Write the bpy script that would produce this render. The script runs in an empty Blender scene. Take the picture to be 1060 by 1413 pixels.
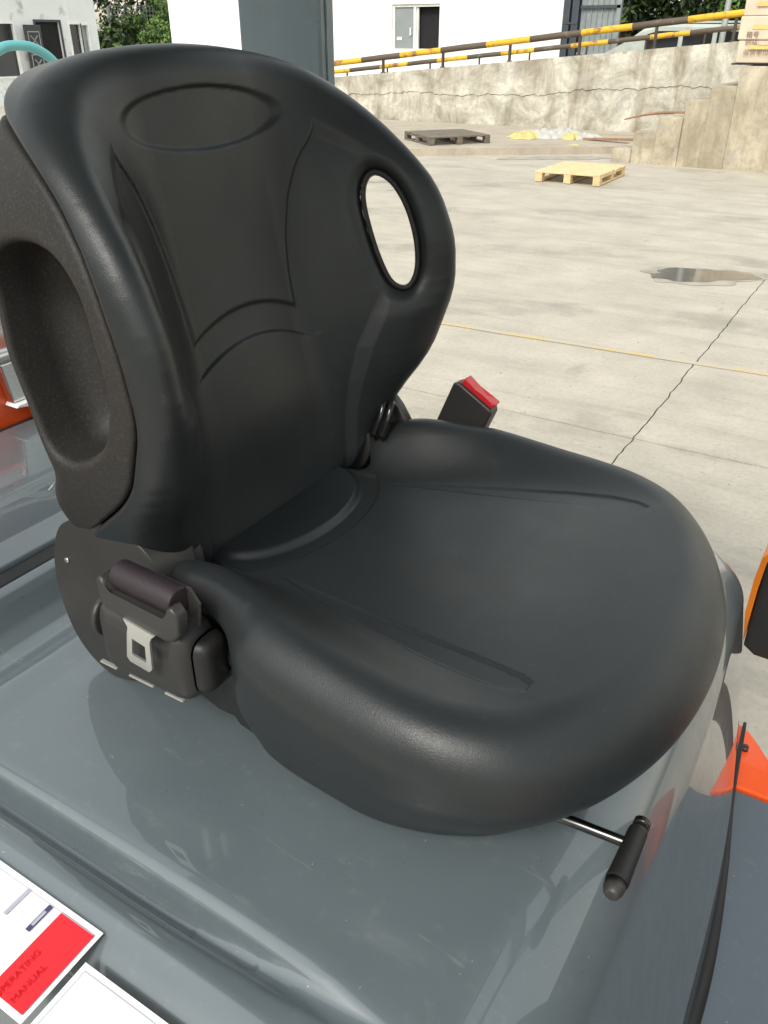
import bpy, bmesh, math, random
import numpy as np
from mathutils import Vector, Matrix

random.seed(7)
R = math.radians
scene = bpy.context.scene
COL = scene.collection

# ------------------------------------------------------------------ camera, sky, sun, exposure
CAM = Vector((.562, -.682, 1.68))
cam_d = bpy.data.cameras.new('camera')
cam = bpy.data.objects.new('camera', cam_d)
COL.objects.link(cam)
cam.location = CAM
cam.rotation_euler = (R(60), 0, R(31.5))
cam_d.sensor_fit = 'VERTICAL'
cam_d.sensor_height = 24
cam_d.lens = 24 * 1130 / 1413
cam_d.clip_start = .02
cam_d.clip_end = 600
scene.camera = cam

SUN_EL, SUN_AZ = 47, 276          # elevation; compass direction the light comes from, ccw from +X
world = bpy.data.worlds.new('World')
scene.world = world
world.use_nodes = True
wn = world.node_tree
bg = wn.nodes['Background']
sky = wn.nodes.new('ShaderNodeTexSky')
sky.sky_type = 'NISHITA'
sky.sun_disc = False
sky.sun_elevation = R(SUN_EL)
sky.sun_rotation = R(90 - SUN_AZ)
sky.air_density = 3.0
sky.dust_density = 1.6
sky.ozone_density = 1.0
hsv = wn.nodes.new('ShaderNodeHueSaturation')
hsv.inputs['Saturation'].default_value = .30
wn.links.new(sky.outputs[0], hsv.inputs['Color'])
wn.links.new(hsv.outputs[0], bg.inputs['Color'])
bg.inputs['Strength'].default_value = .15

sun_d = bpy.data.lights.new('sun', 'SUN')
sun_d.energy = 1.5
sun_d.angle = R(17)
sun_d.color = (1, .95, .87)
sun = bpy.data.objects.new('sun', sun_d)
COL.objects.link(sun)
sdir = Vector((math.cos(R(SUN_EL)) * math.cos(R(SUN_AZ)), math.cos(R(SUN_EL)) * math.sin(R(SUN_AZ)), math.sin(R(SUN_EL))))
sun.rotation_euler = sdir.to_track_quat('Z', 'Y').to_euler()
sun.location = (0, 0, 20)

scene.view_settings.view_transform = 'Standard'
scene.view_settings.look = 'None'
scene.view_settings.exposure = .72
scene.view_settings.gamma = 1
scene.view_settings.use_curve_mapping = False
scene.cycles.max_bounces = 8

# ------------------------------------------------------------------ helpers: objects
def tag(o, label=None, cat=None, group=None, kind=None):
    if label: o['label'] = label
    if cat: o['category'] = cat
    if group: o['group'] = group
    if kind: o['kind'] = kind
    return o

def empty(name, loc=(0, 0, 0), rz=0, parent=None):
    o = bpy.data.objects.new(name, None)
    o.empty_display_size = .1
    COL.objects.link(o)
    o.location = loc
    o.rotation_euler = (0, 0, rz)
    if parent: o.parent = parent
    return o

def link(name, me, mat=None, parent=None, loc=None, rot=None):
    o = bpy.data.objects.new(name, me)
    COL.objects.link(o)
    if mat is not None and not me.materials: me.materials.append(mat)
    if parent: o.parent = parent
    if loc is not None: o.location = loc
    if rot is not None: o.rotation_euler = rot
    return o

def obj(name, bm, mat, parent=None, smooth=False, loc=None, rot=None):
    me = bpy.data.meshes.new(name)
    bmesh.ops.recalc_face_normals(bm, faces=bm.faces)
    bm.to_mesh(me)
    bm.free()
    if smooth:
        me.polygons.foreach_set('use_smooth', [True] * len(me.polygons))
    o = link(name, me, mat, parent, loc, rot)
    if smooth:
        w = o.modifiers.new('face_weighted_normals', 'WEIGHTED_NORMAL'); w.weight = 80
    return o

def copy_tree(o, parent=None):
    c = o.copy()
    COL.objects.link(c)
    if parent: c.parent = parent
    for ch in list(o.children): copy_tree(ch, c)
    return c

def add_box(bm, x0, x1, y0, y1, z0, z1, bev=0, M=None, seg=1):
    vs = [bm.verts.new((x, y, z)) for x in (x0, x1) for y in (y0, y1) for z in (z0, z1)]
    q = [(0, 1, 3, 2), (4, 6, 7, 5), (0, 4, 5, 1), (2, 3, 7, 6), (0, 2, 6, 4), (1, 5, 7, 3)]
    fs = [bm.faces.new([vs[i] for i in f]) for f in q]
    if bev:
        es = list({e for f in fs for e in f.edges})
        r = bmesh.ops.bevel(bm, geom=es, offset=bev, segments=seg, profile=.5, affect='EDGES')
        vs = list({v for f in r['faces'] for v in f.verts} | {v for v in vs if v.is_valid})
    if M is not None:
        bmesh.ops.transform(bm, matrix=M, verts=[v for v in vs if v.is_valid])
    return bm

def box(name, x0, x1, y0, y1, z0, z1, mat, parent=None, bev=0, seg=1, smooth=False):
    return obj(name, add_box(bmesh.new(), x0, x1, y0, y1, z0, z1, bev, None, seg), mat, parent, smooth)

def add_tube(bm, pts, rad, n=10, caps=True):
    pts = [Vector(p) for p in pts]
    rads = rad if isinstance(rad, (list, tuple)) else [rad] * len(pts)
    rings = []
    t0 = (pts[1] - pts[0]).normalized()
    a = t0.orthogonal().normalized()
    for i, p in enumerate(pts):
        t = ((pts[min(i + 1, len(pts) - 1)] - pts[max(i - 1, 0)])).normalized()
        a = (a - t * a.dot(t)).normalized()
        b = t.cross(a)
        rings.append([bm.verts.new(p + (a * math.cos(k * 2 * math.pi / n) + b * math.sin(k * 2 * math.pi / n)) * rads[i]) for k in range(n)])
    for r0, r1 in zip(rings, rings[1:]):
        for k in range(n):
            bm.faces.new((r0[k], r0[(k + 1) % n], r1[(k + 1) % n], r1[k]))
    if caps:
        bm.faces.new(rings[0][::-1])
        bm.faces.new(rings[-1])
    return bm

def add_prism(bm, poly, a, b, axis, bev=0, seg=2):
    """poly: 2D points; extruded along axis 'x','y','z' from a to b."""
    def P(p, h):
        return {'x': (h, p[0], p[1]), 'y': (p[0], h, p[1]), 'z': (p[0], p[1], h)}[axis]
    va = [bm.verts.new(P(p, a)) for p in poly]
    vb = [bm.verts.new(P(p, b)) for p in poly]
    n = len(poly)
    fa = bm.faces.new(va)
    fb = bm.faces.new(vb[::-1])
    for i in range(n):
        bm.faces.new((va[i], vb[i], vb[(i + 1) % n], va[(i + 1) % n]))
    if bev:
        es = list(set(list(fa.edges) + list(fb.edges)))
        bmesh.ops.bevel(bm, geom=es, offset=bev, segments=seg, profile=.5, affect='EDGES')
    return bm

def spline(pts, n=8, closed=False):
    """Catmull-Rom through points."""
    P = [np.array(p, float) for p in pts]
    out = []
    m = len(P)
    for i in range(m if closed else m - 1):
        if closed:
            p0, p1, p2, p3 = P[(i - 1) % m], P[i], P[(i + 1) % m], P[(i + 2) % m]
        else:
            p0, p1, p2, p3 = P[max(i - 1, 0)], P[i], P[i + 1], P[min(i + 2, m - 1)]
        for k in range(n):
            t = k / n
            out.append(.5 * ((2 * p1) + (p2 - p0) * t + (2 * p0 - 5 * p1 + 4 * p2 - p3) * t * t + (3 * p1 - p0 - 3 * p2 + p3) * t ** 3))
    if not closed: out.append(P[-1])
    return out

# ------------------------------------------------------------------ helpers: soft bodies (implicit surface -> mesh)
def ss(a, b, x):
    t = np.clip((x - a) / (b - a), 0, 1)
    return t * t * (3 - 2 * t)

def sint(x, X, Y, w, n=9):
    return sum(np.interp(x + w * (2 * k / (n - 1) - 1), X, Y) for k in range(n)) / n

def rint(a, b, r):
    """rounded intersection"""
    u = np.maximum(a + r, 0); v = np.maximum(b + r, 0)
    return np.minimum(-r, np.maximum(a, b)) + np.sqrt(u * u + v * v)

def runion(a, b, r):
    return -rint(-a, -b, r)

def polysdf(px, py, poly):
    px, py = np.broadcast_arrays(px, py)
    shp = px.shape
    px = px.ravel().astype(np.float32); py = py.ravel().astype(np.float32)
    d = np.full(px.shape, 1e9, np.float32)
    ins = np.zeros(px.shape, bool)
    n = len(poly)
    for i in range(n):
        ax, ay = poly[i]; bx, by = poly[(i + 1) % n]
        ex, ey = bx - ax, by - ay
        L = ex * ex + ey * ey
        if L < 1e-14: continue
        wx, wy = px - ax, py - ay
        t = np.clip((wx * ex + wy * ey) / L, 0, 1)
        d = np.minimum(d, (wx - ex * t) ** 2 + (wy - ey * t) ** 2)
        if ay != by:
            c = ((ay > py) != (by > py)) & (px < (bx - ax) * (py - ay) / (by - ay) + ax)
            ins ^= c
    d = np.sqrt(d)
    return np.where(ins, -d, d).reshape(shp)

def implicit(name, F, lo, hi, h, mat, parent=None, xform=None):
    """Surface nets on F<0, vertices pulled onto the surface, smooth normals from F."""
    ax = [np.arange(lo[i], hi[i] + h, h, dtype=np.float32) for i in range(3)]
    V = np.ascontiguousarray(np.broadcast_to(F(ax[0][:, None, None], ax[1][None, :, None], ax[2][None, None, :]),
                                             tuple(len(a) for a in ax))).astype(np.float32)
    V[0] = V[-1] = 1; V[:, 0] = V[:, -1] = 1; V[:, :, 0] = V[:, :, -1] = 1
    S = V < 0
    nx, ny, nz = S.shape
    cnt = np.zeros((nx - 1, ny - 1, nz - 1), np.int8)
    for i in (0, 1):
        for j in (0, 1):
            for k in (0, 1):
                cnt += S[i:nx - 1 + i, j:ny - 1 + j, k:nz - 1 + k]
    act = (cnt > 0) & (cnt < 8)
    ci, cj, ck = np.nonzero(act)
    idx = np.full(act.shape, -1, np.int32)
    idx[ci, cj, ck] = np.arange(len(ci))
    acc = np.zeros((len(ci), 3)); num = np.zeros(len(ci))
    corners = [(i, j, k) for i in (0, 1) for j in (0, 1) for k in (0, 1)]
    vals = {c: V[ci + c[0], cj + c[1], ck + c[2]] for c in corners}
    for c in corners:
        for a in range(3):
            if c[a] == 0:
                d = list(c); d[a] = 1; d = tuple(d)
                v0, v1 = vals[c], vals[d]
                m = (v0 < 0) != (v1 < 0)
                t = np.where(m, v0 / np.where(m, v0 - v1, 1), 0)
                for b in range(3):
                    acc[:, b] += np.where(m, c[b] + (t if b == a else 0), 0)
                num += m
    base = np.stack([ci, cj, ck], 1)
    pos = (base + acc / num[:, None]) * h + np.array(lo)
    e = h * .25
    def G(p):
        g = np.zeros_like(p)
        for b in range(3):
            q = p.copy(); q[:, b] += e; f1 = F(q[:, 0], q[:, 1], q[:, 2])
            q[:, b] -= 2 * e; f0 = F(q[:, 0], q[:, 1], q[:, 2])
            g[:, b] = (f1 - f0) / (2 * e)
        return g
    for it in range(2):
        f = F(pos[:, 0], pos[:, 1], pos[:, 2])
        g = G(pos)
        g2 = np.maximum((g * g).sum(1), .05)
        step = np.clip(f / g2, -h, h)
        mv = g * step[:, None]
        pos = pos - np.clip(mv, -h * .6, h * .6)
    nrm = G(pos)
    nrm /= np.maximum(np.linalg.norm(nrm, axis=1), 1e-6)[:, None]
    faces = []
    # edges along each axis
    for a in range(3):
        b, c = (a + 1) % 3, (a + 2) % 3
        sl0 = [slice(None)] * 3; sl1 = [slice(None)] * 3
        sl0[a] = slice(0, -1); sl1[a] = slice(1, None)
        s0, s1 = S[tuple(sl0)], S[tuple(sl1)]
        m = s0 != s1
        ii = np.stack(np.nonzero(m), 1)
        ok = (ii[:, b] > 0) & (ii[:, c] > 0) & (ii[:, b] < S.shape[b] - 1) & (ii[:, c] < S.shape[c] - 1)
        ii = ii[ok]
        inside0 = s0[tuple(ii.T)]
        def at(db, dc):
            q = ii.copy(); q[:, b] -= db; q[:, c] -= dc
            return idx[tuple(q.T)]
        quad = np.stack([at(1, 1), at(0, 1), at(0, 0), at(1, 0)], 1)
        quad[~inside0] = quad[~inside0][:, ::-1]
        faces.append(quad)
    faces = np.concatenate(faces)
    if xform is not None:
        Rm, T = xform
        pos = pos @ Rm.T + T
        nrm = nrm @ Rm.T
    me = bpy.data.meshes.new(name)
    me.vertices.add(len(pos)); me.vertices.foreach_set('co', pos.astype(np.float32).ravel())
    me.loops.add(len(faces) * 4); me.loops.foreach_set('vertex_index', faces.astype(np.int32).ravel())
    me.polygons.add(len(faces))
    me.polygons.foreach_set('loop_start', np.arange(0, len(faces) * 4, 4, dtype=np.int32))
    me.update(calc_edges=True)
    me.validate()
    me.polygons.foreach_set('use_smooth', [True] * len(me.polygons))
    if len(me.vertices) == len(nrm):
        me.normals_split_custom_set_from_vertices([tuple(v) for v in nrm])
    return link(name, me, mat, parent)

# ------------------------------------------------------------------ helpers: materials
def new_mat(name):
    m = bpy.data.materials.new(name)
    m.use_nodes = True
    return m, m.node_tree, m.node_tree.nodes['Principled BSDF']

def texco(nt, scale=(1, 1, 1), rot=(0, 0, 0), kind='Object'):
    tc = nt.nodes.new('ShaderNodeTexCoord'); mp = nt.nodes.new('ShaderNodeMapping')
    mp.inputs['Scale'].default_value = scale
    mp.inputs['Rotation'].default_value = rot
    nt.links.new(tc.outputs[kind], mp.inputs[0])
    return mp.outputs[0]

def noise(nt, vec, scale, detail=4, rough=.55, dist=0):
    n = nt.nodes.new('ShaderNodeTexNoise')
    n.inputs['Scale'].default_value = scale; n.inputs['Detail'].default_value = detail
    n.inputs['Roughness'].default_value = rough; n.inputs['Distortion'].default_value = dist
    nt.links.new(vec, n.inputs['Vector'])
    return n.outputs['Fac']

def ramp(nt, fac, stops):
    r = nt.nodes.new('ShaderNodeValToRGB')
    e = r.color_ramp.elements
    while len(e) < len(stops): e.new(.5)
    for el, (p, c) in zip(e, stops):
        el.position = p
        el.color = (c, c, c, 1) if isinstance(c, (int, float)) else (*c, 1)
    nt.links.new(fac, r.inputs[0])
    return r.outputs[0]

def mix(nt, fac, a, b, mode='MIX'):
    n = nt.nodes.new('ShaderNodeMix'); n.data_type = 'RGBA'; n.blend_type = mode
    for sock, v in ((n.inputs[0], fac), (n.inputs[6], a), (n.inputs[7], b)):
        if hasattr(v, 'links'): nt.links.new(v, sock)
        elif isinstance(v, (int, float)): sock.default_value = v
        else: sock.default_value = (*v, 1)
    return n.outputs[2]

def bump(nt, bsdf, h, strength=.3, dist=.001):
    b = nt.nodes.new('ShaderNodeBump')
    b.inputs['Strength'].default_value = strength; b.inputs['Distance'].default_value = dist
    nt.links.new(h, b.inputs['Height'])
    nt.links.new(b.outputs[0], bsdf.inputs['Normal'])

def plain(name, col, rough=.5, metal=0, var=.12, vscale=6, bscale=0, bstr=.2, bdist=.001, coat=0, dirt=None):
    m, nt, p = new_mat(name)
    vec = texco(nt)
    f = noise(nt, vec, vscale, 5)
    c = mix(nt, ramp(nt, f, [(.3, 0), (.7, 1)]), tuple(x * (1 - var) for x in col), tuple(min(1, x * (1 + var)) for x in col))
    if dirt:
        dc, amt, dsc = dirt
        d = noise(nt, vec, dsc, 8, .65)
        c = mix(nt, ramp(nt, d, [(.62 - amt * .3, 0), (.72, 1)]), c, dc)
    nt.links.new(c, p.inputs['Base Color'])
    r = ramp(nt, noise(nt, vec, vscale * 3, 4), [(.3, max(0, rough - .06)), (.7, min(1, rough + .06))])
    nt.links.new(r, p.inputs['Roughness'])
    p.inputs['Metallic'].default_value = metal
    if coat:
        p.inputs['Coat Weight'].default_value = coat
        p.inputs['Coat Roughness'].default_value = .04
    if bscale:
        bump(nt, p, noise(nt, vec, bscale, 6, .6), bstr, bdist)
    return m

def leather_mat():
    m, nt, p = new_mat('black_vinyl')
    vec = texco(nt)
    f = noise(nt, vec, 9, 4)
    c = mix(nt, f, (.0148, .0178, .0192), (.0218, .0252, .0266))
    du = ramp(nt, noise(nt, vec, 70, 8, .75), [(.60, 0), (.80, .10)])
    c = mix(nt, du, c, (.30, .28, .25))
    nt.links.new(c, p.inputs['Base Color'])
    r = ramp(nt, noise(nt, vec, 14, 5), [(.3, .33), (.7, .43)])
    nt.links.new(r, p.inputs['Roughness'])
    v = nt.nodes.new('ShaderNodeTexVoronoi'); v.feature = 'DISTANCE_TO_EDGE'
    v.inputs['Scale'].default_value = 520
    vv = nt.nodes.new('ShaderNodeVectorMath'); vv.operation = 'MULTIPLY_ADD'
    nn = nt.nodes.new('ShaderNodeTexNoise'); nn.inputs['Scale'].default_value = 260
    nt.links.new(vec, nn.inputs['Vector'])
    nt.links.new(nn.outputs['Color'], vv.inputs[0]); vv.inputs[1].default_value = (.004, .004, .004)
    nt.links.new(vec, vv.inputs[2])
    nt.links.new(vv.outputs[0], v.inputs['Vector'])
    p.inputs['Specular IOR Level'].default_value = .40
    h = ramp(nt, v.outputs['Distance'], [(0, 0), (.25, 1)])
    h2 = mix(nt, .5, h, noise(nt, vec, 35, 5, .6))
    bump(nt, p, h2, .2, .0006)
    return m

def shell_mat():
    m, nt, p = new_mat('grained_black_plastic')
    vec = texco(nt)
    c = mix(nt, noise(nt, vec, 7, 5), (.017, .016, .015), (.026, .0245, .023))
    c = mix(nt, ramp(nt, noise(nt, vec, 420, 2, .6), [(.50, 0), (.70, .5)]), c, (.060, .055, .050))
    nt.links.new(c, p.inputs['Base Color'])
    p.inputs['Roughness'].default_value = .6
    p.inputs['Specular IOR Level'].default_value = .4
    bump(nt, p, noise(nt, vec, 900, 3, .7), .35, .0006)
    return m

def paint_mat(name, col, rough=.3, coat=1.0):
    m, nt, p = new_mat(name)
    vec = texco(nt)
    c = mix(nt, noise(nt, vec, 4, 5), tuple(x * .93 for x in col), tuple(x * 1.07 for x in col))
    scr = noise(nt, texco(nt, (3, 60, 8), (0, 0, R(33))), 2.2, 6, .7, .6)
    c = mix(nt, ramp(nt, scr, [(.64, 0), (.72, .30)]), c, (.30, .31, .31))
    dust = ramp(nt, noise(nt, vec, 55, 8, .7), [(.57, 0), (.82, .15)])
    c = mix(nt, dust, c, (.42, .41, .38))
    sp = ramp(nt, noise(nt, vec, 190, 2, .5), [(.76, 0), (.79, .55)])
    c = mix(nt, sp, c, (.5, .49, .46))
    nt.links.new(c, p.inputs['Base Color'])
    r = ramp(nt, noise(nt, vec, 18, 7, .65), [(.3, rough * .8), (.75, rough * 1.7)])
    nt.links.new(r, p.inputs['Roughness'])
    p.inputs['Coat Weight'].default_value = coat
    p.inputs['Coat Roughness'].default_value = .012
    p.inputs['Coat IOR'].default_value = 1.6
    bump(nt, p, noise(nt, vec, 7, 2, .4), .06, .002)
    return m

def ground_mat(name='concrete_yard', base=(.43, .392, .322)):
    m, nt, p = new_mat(name)
    vec = texco(nt)
    big = noise(nt, vec, .35, 6, .6, .4)
    mid = noise(nt, vec, 2.2, 8, .65)
    fine = noise(nt, vec, 38, 6, .7)
    streak = noise(nt, texco(nt, (.5, 5, 1), (0, 0, R(14))), 1.1, 7, .6, .5)
    dk = tuple(x * .66 for x in base); lt = tuple(min(1, x * 1.18) for x in base)
    c = mix(nt, ramp(nt, mid, [(.3, 0), (.7, 1)]), tuple(x * .88 for x in base), lt)
    c = mix(nt, ramp(nt, big, [(.52, 0), (.72, .5)]), c, tuple(x * .72 for x in base))
    c = mix(nt, ramp(nt, streak, [(.5, 0), (.75, .55)]), c, dk)
    c = mix(nt, ramp(nt, streak, [(.25, .4), (.42, 0)]), c, lt)
    c = mix(nt, ramp(nt, fine, [(.35, .32), (.55, 0)]), c, tuple(x * .6 for x in base))
    wv = nt.nodes.new('ShaderNodeTexWave'); wv.wave_type = 'RINGS'; wv.rings_direction = 'Z'
    wv.inputs['Scale'].default_value = .16; wv.inputs['Distortion'].default_value = 5; wv.inputs['Detail'].default_value = 2; wv.inputs['Detail Scale'].default_value = .25
    nt.links.new(texco(nt, (1, 1, 1), (0, 0, R(20))), wv.inputs['Vector'])
    tyre = mix(nt, 1, ramp(nt, wv.outputs['Fac'], [(.86, 0), (.93, 1)]), ramp(nt, noise(nt, vec, 1.3, 6, .7), [(.46, 0), (.62, .38)]), 'MULTIPLY')
    c = mix(nt, tyre, c, tuple(x * .45 for x in base))
    oil = noise(nt, vec, .8, 7, .6, .8)
    c = mix(nt, ramp(nt, oil, [(.66, 0), (.74, .38)]), c, tuple(x * .4 for x in base))
    spot = noise(nt, vec, 5.5, 3, .5)
    c = mix(nt, ramp(nt, spot, [(.70, 0), (.76, .5)]), c, tuple(x * .5 for x in base))
    nt.links.new(c, p.inputs['Base Color'])
    p.inputs['Roughness'].default_value = .82
    hh = mix(nt, .5, mid, fine)
    bump(nt, p, hh, .35, .012)
    return m

def plaster_mat(name='stained_plaster', lo_=(.29, .265, .21), hi_=(.64, .61, .53)):
    m, nt, p = new_mat(name)
    vec = texco(nt)
    a = noise(nt, vec, 1.6, 8, .68, .6)
    b = noise(nt, texco(nt, (2.2, 2.2, .35)), 1.3, 7, .65, .3)
    fine = noise(nt, vec, 14, 8, .7)
    c = mix(nt, ramp(nt, a, [(.36, 0), (.62, 1)]), lo_, hi_)
    c = mix(nt, ramp(nt, b, [(.5, 0), (.68, .75)]), c, (.21, .17, .105))
    patch = noise(nt, vec, 3.4, 6, .7, 1.2)
    c = mix(nt, ramp(nt, patch, [(.56, 0), (.64, .6)]), c, (.37, .355, .325))
    c = mix(nt, ramp(nt, fine, [(.32, .35), (.5, 0)]), c, (.17, .15, .12))
    if name == 'stained_plaster':
        dp = nt.nodes.new('ShaderNodeVectorMath'); dp.operation = 'DOT_PRODUCT'
        nt.links.new(vec, dp.inputs[0]); dp.inputs[1].default_value = (-.0833, 0, 1)
        ad = nt.nodes.new('ShaderNodeMath'); ad.operation = 'MULTIPLY_ADD'
        nt.links.new(noise(nt, texco(nt, (4, 4, .8)), 1.2, 6, .7), ad.inputs[0]); ad.inputs[1].default_value = .55
        nt.links.new(dp.outputs['Value'], ad.inputs[2])
        c = mix(nt, ramp(nt, ad.outputs[0], [(.96, 0), (1.0, .75)]), c, (.25, .205, .13))
        ad.inputs[2].default_value = 0
        sc_ = nt.nodes.new('ShaderNodeMath'); sc_.operation = 'SUBTRACT'
        nt.links.new(ad.outputs[0], sc_.inputs[0]); sc_.inputs[1].default_value = 1.22
        nt.links.new(sc_.outputs[0], [l.to_node for l in ad.outputs[0].links if l.to_node.bl_idname == 'ShaderNodeValToRGB'][0].inputs[0])
    if name == 'step_concrete':
        oi = nt.nodes.new('ShaderNodeObjectInfo')
        c = mix(nt, ramp(nt, oi.outputs['Random'], [(0, 0), (1, .42)]), c, (.25, .215, .15))
    nt.links.new(c, p.inputs['Base Color'])
    p.inputs['Roughness'].default_value = .9
    bump(nt, p, mix(nt, .4, a, fine), .5, .03)
    return m

def wood_mat(name, a, b):
    m, nt, p = new_mat(name)
    vec = texco(nt, (1, 1, 1))
    oi = nt.nodes.new('ShaderNodeObjectInfo')
    vm = nt.nodes.new('ShaderNodeVectorMath'); vm.operation = 'ADD'
    mu = nt.nodes.new('ShaderNodeMath'); mu.operation = 'MULTIPLY'; mu.inputs[1].default_value = 17
    nt.links.new(oi.outputs['Random'], mu.inputs[0])
    cb = nt.nodes.new('ShaderNodeCombineXYZ'); nt.links.new(mu.outputs[0], cb.inputs[2])
    nt.links.new(vec, vm.inputs[0]); nt.links.new(cb.outputs[0], vm.inputs[1])
    f = noise(nt, vm.outputs[0], 7, 7, .65, 1.5)
    c = mix(nt, ramp(nt, f, [(.3, 0), (.7, 1)]), a, b)
    nt.links.new(c, p.inputs['Base Color'])
    p.inputs['Roughness'].default_value = .75
    return m

def rail_mat(name, col, rust, amt):
    m, nt, p = new_mat(name)
    vec = texco(nt)
    f = noise(nt, vec, 3.2, 9, .75, .4)
    c = mix(nt, noise(nt, vec, 2, 4), tuple(x * .85 for x in col), col)
    c = mix(nt, ramp(nt, f, [(.60 - amt, 0), (.66 - amt * .5, 1)]), c, rust)
    nt.links.new(c, p.inputs['Base Color'])
    p.inputs['Roughness'].default_value = .7
    return m

def leaf_mat(name, a, b):
    m, nt, p = new_mat(name)
    vec = texco(nt)
    c = mix(nt, ramp(nt, noise(nt, vec, .9, 5, .6), [(.35, 0), (.65, 1)]), a, b)
    nt.links.new(c, p.inputs['Base Color'])
    p.inputs['Roughness'].default_value = .55
    p.inputs['Transmission Weight'].default_value = 0
    p.inputs['Subsurface Weight'].default_value = 0
    return m

def glass_mat(name, col, rough=.05):
    m, nt, p = new_mat(name)
    vec = texco(nt)
    c = mix(nt, noise(nt, vec, 2.5, 5), tuple(x * .7 for x in col), col)
    nt.links.new(c, p.inputs['Base Color'])
    p.inputs['Roughness'].default_value = rough
    p.inputs['Specular IOR Level'].default_value = .6
    return m

M = dict(
    leather=leather_mat(), shell=shell_mat(),
    plastic=plain('black_plastic', (.031, .030, .0288), .42, bscale=700, bstr=.12, bdist=.0004),
    cover=plain('cover_plastic', (.031, .0298, .0285), .5, bscale=800, bstr=.2, bdist=.0005),
    gloss=plain('gloss_black', (.012, .012, .012), .12),
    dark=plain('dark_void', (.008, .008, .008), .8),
    hood=paint_mat('grey_blue_paint', (.098, .120, .130)),
    hood2=paint_mat('pillar_paint', (.17, .225, .25), .3, .3),
    plate=paint_mat('floor_plate_paint', (.085, .108, .13), .5, 0),
    orange=paint_mat('orange_paint', (.80, .095, .015), .3, .3),
    rubber=plain('rubber', (.012, .0125, .013), .6),
    steel=plain('bright_steel', (.72, .72, .70), .3, 1),
    chrome=plain('dark_steel_rod', (.10, .10, .10), .25, 1),
    tongue=plain('tongue_steel', (.74, .72, .66), .34, .85),
    webbing=plain('belt_webbing', (.019, .012, .016), .55, bscale=500, bstr=.4),
    grip=plain('black_rubber_grip', (.014, .0135, .013), .5),
    gripend=plain('grey_grip_end', (.035, .033, .031), .4),
    clip=plain('grey_clip', (.26, .25, .235), .4),
    red=plain('red_button', (.62, .02, .028), .32),
    white=plain('white_vinyl', (.83, .83, .83), .35, var=.02),
    stred=plain('red_print', (.74, .016, .025), .35, var=.03),
    navy=plain('navy_print', (.05, .05, .12), .4),
    greyprint=plain('grey_print', (.38, .38, .46), .4),
    pinkprint=plain('pink_print', (.75, .30, .26), .4),
    dkred=plain('dark_red_print', (.63, .015, .023), .4),
    ground=ground_mat(),
    joint=plain('joint_dirt', (.075, .068, .055), .95, bscale=60),
    slab=ground_mat('raised_slab', (.40, .35, .275)),
    wet=plain('wet_concrete', (.33, .30, .245), .6, var=.25, vscale=5),
    yellow=rail_mat('worn_yellow_line', (.62, .42, .10), (.44, .40, .32), .22),
    plaster=plaster_mat(), steps=plaster_mat('step_concrete', (.30, .26, .185), (.56, .50, .385)),
    railY=rail_mat('rail_yellow', (.74, .42, .025), (.22, .11, .05), .09),
    railB=rail_mat('rail_rust', (.10, .075, .052), (.17, .14, .11), .03),
    post=plain('rusty_post', (.06, .048, .04), .8),
    wallW=plain('white_render', (.88, .88, .87), .8, var=.02, vscale=.6),
    prefab=plain('prefab_panel', (.76, .79, .79), .6, var=.05, vscale=1.2, dirt=((.45, .45, .42), .1, 2)),
    winframe=plain('window_frame', (.78, .78, .76), .4),
    glass=glass_mat('dusty_glass', (.30, .33, .33), .12),
    darkglass=glass_mat('dark_glass', (.02, .022, .025), .08),
    interior=plain('dark_interior', (.012, .012, .013), .9),
    door=plain('ornate_door', (.035, .035, .04), .5),
    steelblue=plain('dark_blue_steel', (.04, .05, .065), .5),
    sheet=plain('corrugated_sheet', (.22, .25, .255), .5, var=.15),
    pallet=wood_mat('fresh_pine', (.55, .40, .20), (.72, .57, .34)),
    oldpallet=wood_mat('weathered_wood', (.10, .082, .065), (.20, .165, .13)),
    brownwood=wood_mat('brown_plank', (.20, .11, .065), (.36, .22, .13)),
    carton=plain('carton_board', (.58, .49, .38), .8, var=.15, vscale=3, dirt=((.62, .44, .20), .15, 2)),
    ink=plain('brown_ink', (.18, .12, .09), .8),
    tape=plain('ochre_tape', (.66, .46, .16), .6),
    bagW=plain('white_film', (.45, .44, .40), .4, bscale=30, bstr=.5, bdist=.02),
    bagY=plain('yellow_film', (.52, .44, .17), .45, bscale=30, bstr=.5, bdist=.02),
    van=plain('van_paint', (.40, .44, .40), .3),
    teal=plain('teal_hose', (.12, .40, .42), .35),
    leafD=leaf_mat('leaf_dark', (.012, .026, .010), (.045, .075, .025)),
    leafL=leaf_mat('leaf_light', (.06, .12, .018), (.14, .24, .04)),
    bark=plain('bark', (.10, .075, .055), .9, bscale=12, bstr=.6, bdist=.02),
    galv=plain('galvanised', (.42, .44, .44), .45, .6),
    lens=plain('orange_lens', (.80, .22, .02), .2),
    mudpost=plain('brown_black_post', (.05, .042, .036), .5),
    soil=plain('soil_verge', (.10, .10, .055), .95, bscale=8),
)
def water_mat():
    m, nt, p = new_mat('puddle_water')
    vec = texco(nt)
    c = mix(nt, noise(nt, vec, 6, 5), (.10, .096, .088), (.20, .185, .155))
    nt.links.new(c, p.inputs['Base Color'])
    p.inputs['Roughness'].default_value = .07
    p.inputs['Specular IOR Level'].default_value = .55
    return m
M['water'] = water_mat()
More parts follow.
